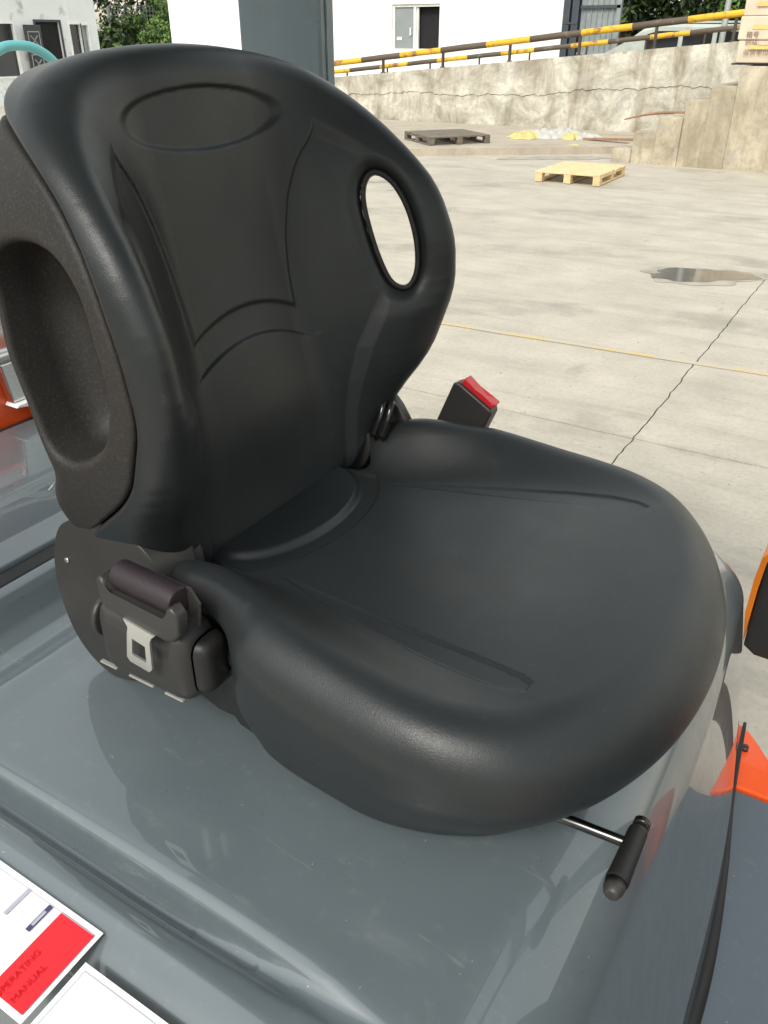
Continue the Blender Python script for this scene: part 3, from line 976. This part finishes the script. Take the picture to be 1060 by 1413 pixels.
for s, z in (('\u7bb1\u53f7', .335), ('\u5230\u7ad9:____', .245), ('\u6536\u8d27\u5355\u4f4d', .125)):
    text(s, .085, M['ink'], (-.47, -.409, z), (R(90), 0, 0), ct)

# teal hoop
bm = add_tube(bmesh.new(), spline([(0, -.42, 0), (0, -.40, .8), (0, -.36, 1.32), (0, -.24, 1.555), (0, -.10, 1.64), (0, 0, 1.655), (0, .09, 1.64), (0, .18, 1.585), (0, .27, 1.45), (0, .32, 1.2), (0, .36, .7), (0, .38, 0)], 6), .021, 12)
hp = empty('tube_hoop', (-3, 2.03, .001)); tag(hp, 'teal arched metal tube standing behind the seat back at the far left', 'tube')
obj('arch', bm, M['teal'], hp, True)
obj('cross_bar', add_tube(bmesh.new(), [(0, -.40, .6), (0, .36, .6)], .014, 10), M['teal'], hp, True)
obj('cross_bar', add_tube(bmesh.new(), [(0, -.41, .15), (0, .37, .15)], .014, 10), M['teal'], hp, True)

# ================================================================== FORKLIFT BODY
fk = empty('forklift', (0, 0, 0))
tag(fk, 'grey and orange forklift whose glossy hood carries the black seat', 'forklift')
HZ = 1.05
def hood_top(X, Y):
    ay = np.abs(Y)
    fade = ss(.44, .14, X)
    z = HZ - .006 * ss(.37, .44, ay) - fade * .029 * np.interp(ay, [.380, .386, .392, .397, .404, .411, .418, .424, .432], [0, .04, .25, .75, 1, .72, .22, .05, 0])
    z = z + .003 * fade * np.exp(-((ay - .437) / .008) ** 2)
    z = z - .006 * ss(.43, .56, ay)
    z = z + np.interp(X, [-.31, -.274, -.266, -.258, -.240, -.220, -.200, -.184, -.176, -.168, -.158, -.13], [.038, .038, .0365, .030, .006, -.004, -.0065, -.004, .000, .0025, .0025, 0])
    z = z - .018 * ss(.30, .50, X) * (1 - ss(.43, .5, ay) * .4)
    return z
def hoodF(X, Y, Z):
    zt = hood_top(X, Y)
    xf = .508 + .10 * (1.03 - Z) + .04 * ss(1.0, .6, Z) * (1 - .35 * (Y + .1) ** 2 * 4) - .10 * np.maximum(Y - .05, 0) ** 2 - .08 * np.maximum(-Y - .15, 0) ** 2
    a = rint((Z - zt), (X - xf) * .97, .085)
    b = np.abs(Y) - (.505 + .05 * ss(1.03, .85, Z))
    f = rint(a, b, .075)
    return np.maximum(np.maximum(f, -.285 - X), .545 - Z)
hood = implicit('hood', hoodF, (-.30, -.58, .53), (.66, .58, 1.11), .0075, M['hood'], fk)
b = bmesh.new(); add_box(b, -.318, -.288, -.53, .53, 1.02, 1.0835, .006, None, 2); obj('rubber_seal', b, M['rubber'], fk, True)
b = bmesh.new(); add_box(b, -.700, -.321, -.545, .545, .6, 1.0855, .008, None, 3); obj('rear_cover', b, M['hood'], fk, True)
b = bmesh.new(); add_box(b, -.722, -.703, -.545, .545, .6, 1.078, .002); obj('rubber_seal', b, M['rubber'], fk)
cwp = [(-1.35, .35), (-.725, .35), (-.725, 1.168), (-.745, 1.19), (-1.25, 1.16), (-1.35, 1.05)]
obj('counterweight', add_prism(bmesh.new(), cwp, -.55, .55, 'y', .015, 3), M['orange'], fk, True)
lp = obj('latch_plate', add_prism(bmesh.new(), [(.118, 1.195), (.128, 1.122), (.36, 1.122), (.36, 1.195)], -.722, -.702, 'x', .003, 2), M['steel'], fk)
obj('lip', add_prism(bmesh.new(), [(.124, 1.116), (.17, 1.108), (.36, 1.108), (.36, 1.121), (.128, 1.121)], -.724, -.690, 'x', .002, 2), M['white'], lp)
obj('latch_bar', add_tube(bmesh.new(), [(-.712, .05, 1.207), (-.712, .42, 1.207)], .011, 12), M['steel'], fk, True)
obj('back_plate', add_box(bmesh.new(), -.80, -.76, .05, .45, 1.192, 1.262, .004), M['steel'], fk)
obj('dark_block', add_box(bmesh.new(), -1.08, -.86, .08, .5, 1.185, 1.40, .02, None, 3), M['rubber'], fk, True)  # plain dark block filling the black area behind the pipes
for pts in ([(-.84, .1, 1.31), (-.83, .2, 1.315), (-.82, .25, 1.325), (-.82, .35, 1.34)], [(-.82, .1, 1.252), (-.80, .2, 1.292), (-.795, .225, 1.290), (-.79, .243, 1.262), (-.79, .246, 1.20)]):
    obj('pipe', add_tube(bmesh.new(), spline(pts, 6), .007, 10), M['steel'], fk, True)
# guard pillar at the rear left corner
gpil = [(-.398, .458), (-.262, .458), (-.257, .452), (-.247, .452), (-.243, .456), (-.243, .487), (-.398, .487)]
obj('guard_pillar', add_prism(bmesh.new(), gpil, 1.0, 2.12, 'z', .004, 2), M['hood2'], fk)
obj('weld_seam', add_tube(bmesh.new(), [(-.2425 + .0003 * math.sin(k * 1.7), .468, 1.1 + k * .02) for k in range(50)], [.0022 + .0008 * math.sin(k * 2.3) for k in range(50)], 6), M['hood2'], fk, True)
obj('guard_pillar', add_prism(bmesh.new(), [(x, -y) for x, y in gpil], 1.0, 2.12, 'z', .004, 2), M['hood2'], fk)
for y in (-.50, .50):
    obj('front_pillar', add_box(bmesh.new(), 1.16, 1.24, y - .035, y + .035, .92, 2.12, .006), M['hood2'], fk)
    obj('roof_rail', add_box(bmesh.new(), -.44, 1.26, y - .045, y + .045, 2.121, 2.18, .01), M['hood2'], fk)
obj('shade_roof_panel', add_box(bmesh.new(), -.43, .85, -.454, .454, 2.172, 2.184), M['hood2'], fk)  # unseen solid roof, added to darken the seat and the hood reflection
for k in (0, 8, 10):
    x = -.40 + k * .16
    obj('roof_bar', add_box(bmesh.new(), x - .022, x + .022, -.454, .454, 2.13, 2.17, .004), M['hood2'], fk)
# unseen mast in front of the cowl, added to darken the forward reflection
for y in (-.36, .36):
    obj('mast_rail', add_prism(bmesh.new(), [(1.72, y - .05), (1.88, y - .05), (1.88, y + .05), (1.86, y + .05), (1.86, y - .02), (1.74, y - .02), (1.74, y + .05), (1.72, y + .05)], .2, 2.3, 'z'), M['rubber'], fk)
for z in (.5, 1.2, 2.0):
    obj('mast_crossbar', add_box(bmesh.new(), 1.75, 1.85, -.309, .309, z, z + .12, .004), M['rubber'], fk)
obj('lift_cylinder', add_tube(bmesh.new(), [(1.8, 0, .3), (1.8, 0, 1.99)], .05, 14), M['rubber'], fk, True)
# floor plate, front seal, sill
obj('dashboard', add_prism(bmesh.new(), [(1.12, .58), (1.34, .58), (1.34, 1.22), (1.24, 1.25), (1.16, 1.12)], -.46, .46, 'y', .02, 3), M['plastic'], fk, True)
for y0 in (-.58, .48):
    obj('front_fender', add_prism(bmesh.new(), [(1.0, .45), (1.7, .45), (1.7, .80), (1.5, .92), (1.15, .92), (1.0, .70)], y0, y0 + .10, 'y', .02, 3), M['orange'], fk, True)
obj('front_seal', add_tube(bmesh.new(), spline([(.548, .60, .60), (.562, .42, .592), (.580, .27, .588), (.592, .12, .586), (.591, .0, .584), (.58, -.15, .583), (.58, -.3, .582), (.56, -.5, .58)], 8), [.003 + .011 * min(1, k / 34) for k in range(57)], 12), M['rubber'], fk, True)
obj('floor_plate', add_box(bmesh.new(), .50, 1.35, -.55, .462, .545, .572, .004), M['plate'], fk)
obj('side_sill', add_prism(bmesh.new(), [(.44, .466), (.66, .466), (.635, .51), (.562, .61), (.44, .69)], .42, .575, 'z', .004, 2), M['orange'], fk)
obj('bolt', add_tube(bmesh.new(), [(.560, .56, .575), (.560, .56, .584)], .006, 10), M['plastic'], fk, True)
obj('grab_post', add_tube(bmesh.new(), [(.632, .70, .25), (.632, .70, .93)], .026, 14), M['mudpost'], fk, True)
lamp = obj('marker_lamp', add_prism(bmesh.new(), [(.510, .762), (.53, .748), (.66, .745), (.67, .78), (.66, .99), (.56, .985), (.522, .965), (.510, .93)], .60, .72, 'y', .010, 3), M['plastic'], fk, True)
obj('lens', add_prism(bmesh.new(), [(.5085, .768), (.5085, .935), (.520, .964), (.503, .945), (.4995, .90), (.4995, .83)], .602, .715, 'y', .003, 2), M['lens'], lamp)
# decals on the ledge
def ztop(x, y): return float(hood_top(np.array([x]), np.array([y]))[0])
def decal(name, x0, x1, y0, y1, lift, mat, parent, th=.0004):
    n = 14
    bm = bmesh.new()
    g = {}
    for i in range(n + 1):
        for j in range(n + 1):
            x = x0 + (x1 - x0) * i / n; y = y0 + (y1 - y0) * j / n
            g[i, j] = bm.verts.new((x, y, ztop(x, y) + lift))
    for i in range(n):
        for j in range(n):
            bm.faces.new((g[i, j], g[i + 1, j], g[i + 1, j + 1], g[i, j + 1]))
    return obj(name, bm, mat, parent)
YT = -.4535
d1 = decal('warning_label', -.16, .152, -.535, YT, .0012, M['white'], fk)
decal('red_band', .108, .1475, -.53, YT - .0055, .0020, M['stred'], d1)
for x0, x1, y0, y1, mt in ((-.155, .147, YT - .0062, YT - .0057, 'greyprint'), (.0655, .0695, YT - .031, YT - .0063, 'greyprint'), (.0655, .0695, YT - .031, YT - .028, 'navy'),
                           (.0935, .0985, YT - .031, YT - .0063, 'navy'), (.0945, .0975, YT - .026, YT - .012, 'greyprint'), (.1479, .1484, -.53, YT - .0055, 'navy'),
                           (.052, .063, YT - .039, YT - .034, 'navy'), (.05, .062, YT - .052, YT - .0395, 'pinkprint')):
    decal('print', x0, x1, y0, y1, .0024 if mt != 'greyprint' else .0027, M[mt], d1)
for s, x, y, sz in (('OPERATING', .1215, -.533, .0078), ('MANUAL', .1355, -.528, .0078)):
    o = text(s, sz, M['dkred'], (0, 0, 0), None, d1, 'print', .0001)
    for v in o.data.vertices:
        vx, vy = x - v.co.y, y + v.co.x
        v.co = (vx, vy, ztop(vx, vy) + .0028)
d2 = decal('warning_label', .158, .45, -.56, -.4775, .0012, M['white'], fk)
for x0, x1, y0, y1 in ((.163, .445, -.4833, -.4827), (.163, .1636, -.56, -.4835)):
    decal('print', x0, x1, y0, y1, .0022, M['greyprint'], d2)

# ================================================================== SEAT
seat = empty('operator_seat', (0, 0, 1.2))
tag(seat, 'black moulded vinyl forklift seat with grip holes and seat belt', 'seat')
BETA = R(9.5)
Rm = np.array([[0, -math.sin(BETA), math.cos(BETA)], [1, 0, 0], [0, math.cos(BETA), math.sin(BETA)]])
half = [(0, -.042), (.11, -.040), (.166, -.020), (.203, .009), (.230, .047), (.248, .095), (.259, .16), (.264, .235), (.262, .30), (.253, .35), (.240, .395), (.218, .432), (.185, .457), (.14, .474), (.08, .484), (0, .488)]
def mirrored(h, n, ax):
    m = [(-x, t) for x, t in h[-2:0:-1]] if ax == 0 else [(x, -y) for x, y in h[-2:0:-1]]
    return [(p[0], p[1]) for p in spline(list(h) + m, n, True)]
OUT = mirrored(half, 8, 0)
Wt = [(-.05, .0), (.0, .012), (.06, .05), (.11, .10), (.19, .14), (.25, .147), (.31, .135), (.345, .118), (.39, .085), (.42, .062), (.45, .04), (.50, .02)]
WX, WY = np.array([w[0] for w in Wt]), np.array([w[1] for w in Wt])
def Wof(t):
    return (np.interp(t - .015, WX, WY) + np.interp(t, WX, WY) + np.interp(t + .015, WX, WY)) / 3
def nf0(s, t):
    a = np.sqrt(s * s + .0004) - .004
    return Wof(t) * ss(.075, .262, a) * 1.02 - .004 * np.exp(-((t - .30) / .12) ** 2) + .006 * np.exp(-((t - .12) / .09) ** 2) * np.exp(-(s / .12) ** 2)
PWX = np.array([.10, .21, .25, .29, .33, .365, .39, .41, .6]); PWY = np.array([.082, .086, .088, .094, .105, .122, .146, .152, .155])
TTX = np.array([0, .12, .15, .165, .19, .215, .24, .4]); TTY = np.array([.60, .42, .393, .384, .358, .325, .28, .2])
def arc(s): return .209 + .020 * (1 - (s / .086) ** 2)
def relief(s, t):
    a = np.abs(s)
    pw = sint(t, PWX, PWY, .008, 5)
    inP = np.minimum((pw - a) * .95, t - arc(np.clip(s, -.1, .1)))
    h0 = 0
    inT = (t - sint(a, TTX, TTY, .008, 5)) * .8
    e = .0038
    P = ss(-e, e, inP)
    T = ss(-.009, .009, inT) * ss(.225, .165, a)
    PT = np.maximum(P, T)
    h = .0034 * PT - .0016 * (1 - PT) * ss(.27, .37, t) * ss(.25, .17, a)
    h = h - .006 * np.exp(-((a - .188) / .042) ** 4 - ((t - .27) / .095) ** 4)
    inL = np.minimum((.098 - a) * .10, arc(np.clip(s, -.1, .1)) - .034 - t)
    h = h + .0034 * ss(-.002, .002, inL) * ss(.02, .12, t)
    sr = np.interp(t, [.0, .06, .10, .14, .19, .25], [.138, .139, .143, .152, .172, .20])
    h = h + .011 * ss(-.006, .006, a - sr) * ss(.215, .165, t) * ss(.25, .19, a)
    ov = np.sqrt((s / .111) ** 2 + ((t - .4175) / .0285) ** 2) - 1
    h = h - .0034 * ss(.085, -.085, ov)
    return h
HS, HN, HT = .1845, .088, .2685
HPX = [(-12, 87), (11, 70), (28, 35), (36, -10), (33, -50), (21, -73), (6, -78), (-12, -65), (-25, -30), (-34, 15), (-37, 55), (-29, 80)]
HPOLY = [(p[0], p[1]) for p in spline([(x * .00077, y * .00083) for x, y in HPX], 4, True)]
HBB = .045, .08
def hole(s, t, n):
    a = np.abs(s)
    ds, dn = .845, -.535
    ax = (a - HS) * ds + (n - HN) * dn
    w = -((a - HS) * dn - (n - HN) * ds)
    tt = t - HT + .13 * ax
    w, tt = np.broadcast_arrays(w, tt)
    q = np.hypot(np.maximum(np.abs(w) - .030, 0), np.maximum(np.abs(tt) - .070, 0)).astype(np.float32)
    near = q < .03
    q = q + .004
    q[near] = polysdf(w[near], tt[near], HPOLY)
    return q, ax
def pth(t): return sint(t, [-.04, .0, .05, .085, .12, .18, .25, .38, .42, .45, .49], [.13, .12, .102, .072, .052, .044, .046, .038, .05, .068, .08], .018)
def outl(s, t): return polysdf(s, t, OUT)
def padF(s, t, n):
    d = outl(s, t)
    base = nf0(s, t)
    e = .004
    slope = np.sqrt(1 + ((nf0(s + e, t) - nf0(s - e, t)) / (2 * e)) ** 2 + ((nf0(s, t + e) - nf0(s, t - e)) / (2 * e)) ** 2)
    fn = (n - base - relief(s, t)) / slope
    fb = (base - pth(t) - n) / slope
    f = rint(fn, d, .034)
    f = rint(f, fb, .007)
    q, ax = hole(s, t, n)
    return rint(f, .0015 - q, .020)
pad = implicit('backrest_pad', padF, (-.285, -.055, -.10), (.285, .505, .175), .0023, M['leather'], seat, (Rm, np.zeros(3)))
POCK = spline([(.070, .282), (.066, .245), (.062, .207), (.046, .174), (.018, .154), (-.018, .144), (-.042, .156), (-.052, .19), (-.055, .245), (-.052, .30), (-.038, .330), (-.006, .340), (.030, .334), (.058, .312)], 4, True)
h2 = [(0, -.020), (.10, -.020), (.150, -.014), (.188, .002), (.216, .028), (.237, .064), (.251, .11), (.260, .17), (.2645, .235), (.262, .30), (.253, .35), (.240, .395), (.218, .432), (.185, .457), (.14, .474), (.08, .484), (0, .488)]
OUT2 = mirrored(h2, 8, 0)
POCK = [(p[0], p[1]) for p in POCK]
def shellF(s, t, n):
    d = polysdf(s, t, OUT2) + .0025
    base = nf0(s, t)
    a = np.abs(s)
    nb = sint(t, [0, .03, .085, .105, .125, .19, .25, .38, .46, .5], [-.143, -.150, -.146, -.136, -.118, -.115, -.117, -.104, -.074, -.06], .010) + .050 * ss(.08, .26, a)
    f = rint((n - (base - pth(t) - .0032)) * .8, d, .006)
    f = rint(f, (nb - n) * .9, .026)
    # side pocket that the grip hole opens into
    pk_ = rint(polysdf(n, t, POCK), .178 - a, .035)
    f = rint(f, -pk_, .009)
    q, ax = hole(s, t, n)
    f = rint(f, -q, .006)
    sl = rint(np.abs(q - .0003) - .0028, np.maximum((n - base + .013) * .75, np.abs(ax) - .045), .0025)
    f = np.minimum(f, sl)
    return f
shell = implicit('backrest_shell', shellF, (-.285, -.055, -.195), (.285, .505, .16), .0029, M['shell'], seat, (Rm, np.zeros(3)))

# ---- cushion
chalf = [(-.10, 0), (-.098, .12), (-.085, .175), (-.03, .200), (.03, .218), (.07, .230), (.10, .241), (.132, .256), (.154, .270), (.18, .277), (.21, .281), (.25, .284), (.31, .287), (.37, .279), (.425, .252), (.473, .194), (.507, .106), (.5185, 0)]
COUT = mirrored(chalf, 9, 1)
T_IN = [(.088, .121), (.24, .144), (.394, .1665)]
TONG = [(.088, .121), (.24, .144), (.385, .166), (.394, .1700), (.393, .181), (.380, .1865), (.35, .188), (.30, .181), (.22, .162), (.15, .142)]
def czt0(x, y):
    a = np.abs(y)
    base = sint(x, [-.06, .03, .10, .25, .36, .41, .46, .52], [-.020, -.020, -.0155, -.002, .010, .0125, .008, -.006], .025)
    yc = sint(x, [-.05, .03, .10, .17, .26, .40], [.148, .135, .132, .145, .165, .19], .03)
    bol = sint(x, [-.05, .05, .10, .17, .25, .33, .42, .5], [.084, .080, .064, .045, .030, .016, .006, .002], .04) * ss(0, .095, a - yc) * ss(-.10, -.02, x)
    return base + bol - .004 * np.exp(-((x - .22) / .12) ** 2) * np.exp(-(y / .10) ** 2)
def crelief(x, y):
    a = np.abs(y)
    h = 0
    ci = np.sqrt((a / .122) ** 2 + (np.maximum(x + .0, 0) / .074) ** 2 + 1e-9) - 1
    h = h + .0085 * ss(.06, -.06, ci) * ss(-.055, .0, x)
    co = np.sqrt((a / .155) ** 2 + (np.maximum(x, 0) / .0975) ** 2 + 1e-9) - 1
    h = h - .0030 * ss(.022, -.022, co) * ss(.0, .05, x) * ss(.135, .125, a)
    h = h - .0019 * ss(.0026, -.0026, polysdf(x, a, TONG))
    return h
def cushF(x, y, z):
    d = polysdf(x, y, COUT)
    b0 = czt0(x, y)
    e = .004
    slope = np.sqrt(1 + ((czt0(x, y + e) - czt0(x, y - e)) / (2 * e)) ** 2)
    ft = (z - b0 - crelief(x, y)) / slope
    zb = -.060 - .082 * ss(.068, .116, x) + .012 * ss(.40, .5, x)
    # the flank tucks in towards its lower edge
    d = d + (.024 + .026 * ss(.26, .42, x)) * ss(-.05, -.145, z) + .066 * ss(.140, .112, x) * ss(.015, -.05, z)
    # notch where the wide front bolster starts
    f = rint(ft, d, .047 + .010 * ss(.10, .32, x))
    f = rint(f, zb - z, .024)
    return f
cush = implicit('seat_cushion', cushF, (-.11, -.30, -.155), (.53, .30, .09), .0025, M['leather'], seat)

# ---- base, pan, recliner covers
obj('slide_base', add_box(bmesh.new(), -.06, .40, -.16, .16, -.1495, -.10, .01, None, 2), M['plastic'], seat, True)
obj('slide_base', add_box(bmesh.new(), -.06, .10, -.185, .185, -.10, -.045, .01, None, 2), M['plastic'], seat, True)
pan = [(-.03, -.05), (.075, -.052), (.097, -.088), (.092, -.125), (.082, -.149), (-.03, -.149)]
for y0, y1 in ((-.206, -.194), (.194, .206)):
    obj('seat_pan', add_prism(bmesh.new(), pan, y0, y1, 'y', .004, 2), M['cover'], seat, True)
cov = spline([(-.137, -.02), (-.1395, -.06), (-.130, -.105), (-.108, -.135), (-.075, -.1488), (-.040, -.138), (-.012, -.105), (.016, -.06), (.027, -.015), (.024, .025), (.008, .048), (-.025, .060), (-.07, .058), (-.108, .042), (-.128, .012)], 5, True)
for sgn in (-1, 1):
    y0, y1 = sorted((sgn * .178, sgn * .232))
    c = obj('recliner_cover', add_prism(bmesh.new(), [(p[0], p[1]) for p in cov], y0, y1, 'y', .014, 4), M['cover'], seat, True)
    obj('hinge_flange', add_prism(bmesh.new(), [(-.022 + .044 * math.cos(R(a)), .004 + .050 * math.sin(R(a))) for a in range(0, 360, 12)], *sorted((sgn * .162, sgn * .1775)), 'y', .003, 2), M['plastic'], c, True)
    obj('screw', add_tube(bmesh.new(), [(-.112, sgn * .2315, -.004), (-.112, sgn * .2345, -.004)], .003, 8), M['steel'], c, True)
for k, x in enumerate((.024, .036, .048)):
    obj('hinge_spring', add_tube(bmesh.new(), spline([(x - .012, .168, .018), (x - .006, .176, .043), (x - .008, .19, .060), (x - .016, .20, .048)], 5), .0045, 8), M['gloss'], seat, True)
fb_ = [(.012, .02), (.018, .060), (.028, .065), (.042, .050), (.058, .025), (.06, -.02), (.018, -.02)]
obj('hinge_bracket', add_prism(bmesh.new(), fb_, .205, .222, 'y', .004, 2), M['plastic'], seat, True)

# ---- seat belt: retractor, tongue and buckle
ret = obj('belt_retractor', add_box(bmesh.new(), -.016, .106, -.286, -.233, -.073, .012, .020, None, 5), M['plastic'], seat, True)
obj('end_dome', add_box(bmesh.new(),   .092, .120, -.276, -.235, -.062, .002, .015, None, 4), M['grip'], ret, True)
obj('end_cap', add_tube(bmesh.new(), [(-.026, -.258, -.022), (-.024, -.258, -.022), (-.015, -.258, -.022)], [.022, .024, .024], 20), M['plastic'], ret, True)
for x in (-.012, .034, .078):
    obj('clip', add_box(bmesh.new(), x - .012 * (1.4 if x > 0 and x < .05 else 1), x + .012 * (1.4 if x > 0 and x < .05 else 1), -.2815, -.2765, -.0712, -.0690, .0008), M['clip'], ret)
obj('mount_bracket', add_prism(bmesh.new(), [(.09, -.06), (.15, -.03), (.16, -.08), (.15, -.118), (.125, -.112), (.122, -.10), (.10, -.105), (.06, -.09)], -.245, -.232, 'y', .002, 1), M['gloss'], seat)
hold = obj('tongue_grip', add_prism(bmesh.new(), [(.018, .056), (.018, .031), (.024, .025), (.098, .017), (.110, .021), (.117, .031), (.118, .050), (.111, .058), (.104, .054), (.103, .040), (.033, .045), (.030, .056), (.024, .061)], -.297, -.282, 'y', .0035, 3), M['plastic'], seat, True)
obj('back_wall', add_prism(bmesh.new(), [(.05, .03), (.112, .02), (.116, .046), (.106, .060), (.06, .062)], -.2665, -.2635, 'y', .0015, 2), M['shell'], hold)
obj('webbing_roll', add_tube(bmesh.new(), [(.027, -.276, .053), (.029, -.276, .053), (.100, -.276, .050), (.102, -.276, .050)], [.011, .0148, .0148, .011], 22), M['webbing'], seat, True)
obj('webbing_strap', add_box(bmesh.new(), .034, .096, -.268, -.264, .0, .055, .001), M['webbing'], seat)
# latch tongue: trapezoid top and slotted plate
bm = bmesh.new()
o_ = [(.0505, .026), (.0885, .021), (.083, .016), (.0805, .010), (.0775, -.022), (.073, -.027), (.049, -.0245), (.0455, -.020), (.052, .010), (.0545, .018)]
i_ = [(.0575, .006), (.0735, .003), (.0715, -.0165), (.0535, -.0145)]
P1 = [(p[0], -.2995, p[1]) for p in o_]; P2 = [(p[0], -.2995, p[1]) for p in i_]
vo = [bm.verts.new(p) for p in P1]; vi = [bm.verts.new(p) for p in P2]
strip = [((0, 1, 2, 3), (1, 0)), ]
def q(*f): bm.faces.new(f)
q(vo[0], vo[1], vo[2], vo[9]); q(vo[9], vo[2], vo[3], vo[8]); q(vo[8], vo[3], vi[1], vi[0])
q(vo[3], vo[4], vi[2], vi[1]); q(vo[4], vo[5], vi[2]); q(vo[5], vo[6], vi[3], vi[2]); q(vo[6], vo[7], vi[3]); q(vo[7], vo[8], vi[0], vi[3])
ex = bmesh.ops.extrude_face_region(bm, geom=list(bm.faces))
bmesh.ops.translate(bm, verts=[v for v in ex['geom'] if isinstance(v, bmesh.types.BMVert)], vec=(0, .0022, 0))
obj('latch_tongue', bm, M['tongue'], seat)
# buckle on its stalk beyond the far bolster
bk = empty('belt_buckle', (.108, .272, .028), 0, seat)
bk.rotation_euler = (R(-6), R(20), 0)
bk.location.z -= .017
bk.location.x -= .004
obj('buckle_body', add_prism(bmesh.new(), [(-.033, -.07), (.033, -.07), (.034, .044), (.030, .050), (-.026, .060), (-.033, .054)], -.014, .014, 'y', .004, 3), M['plastic'], bk, True)
obj('release_button', add_prism(bmesh.new(), [(-.024, .0585), (.030, .0495), (.0325, .058), (.012, .0585), (-.002, .062), (-.021, .069)], -.010, .010, 'y', .002, 2), M['red'], bk)
obj('stalk', add_prism(bmesh.new(), [(-.016, -.16), (.016, -.16), (.018, -.068), (-.018, -.068)], -.004, .004, 'y', .001, 1), M['rubber'], bk)

# ---- slide lever
lv = obj('slide_lever', add_tube(bmesh.new(), [(.36, -.176, -.128), (.495, -.172, -.121)], .0050, 14), M['chrome'], seat, True)
obj('lever_grip', add_tube(bmesh.new(), [(.5005, -.154, -.119), (.5005, -.156, -.119), (.5005, -.159, -.119), (.500, -.207, -.121), (.500, -.209, -.121), (.4995, -.213, -.1215), (.4995, -.2135, -.1215), (.4995, -.214, -.1215)],
                           [.006, .0080, .0085, .0096, .0099, .0098, .0095, .0090], 20), M['grip'], lv, True)
obj('grip_cap', add_tube(bmesh.new(), [(.4995, -.2142, -.1215), (.4995, -.222, -.122), (.4995, -.227, -.122), (.4995, -.229, -.122)], [.0094, .0085, .0064, .004], 20), M['gripend'], lv, True)
obj('lever_end', add_tube(bmesh.new(), [(.501, -.145, -.119), (.501, -.1535, -.119)], .0075, 14), M['gloss'], lv, True)
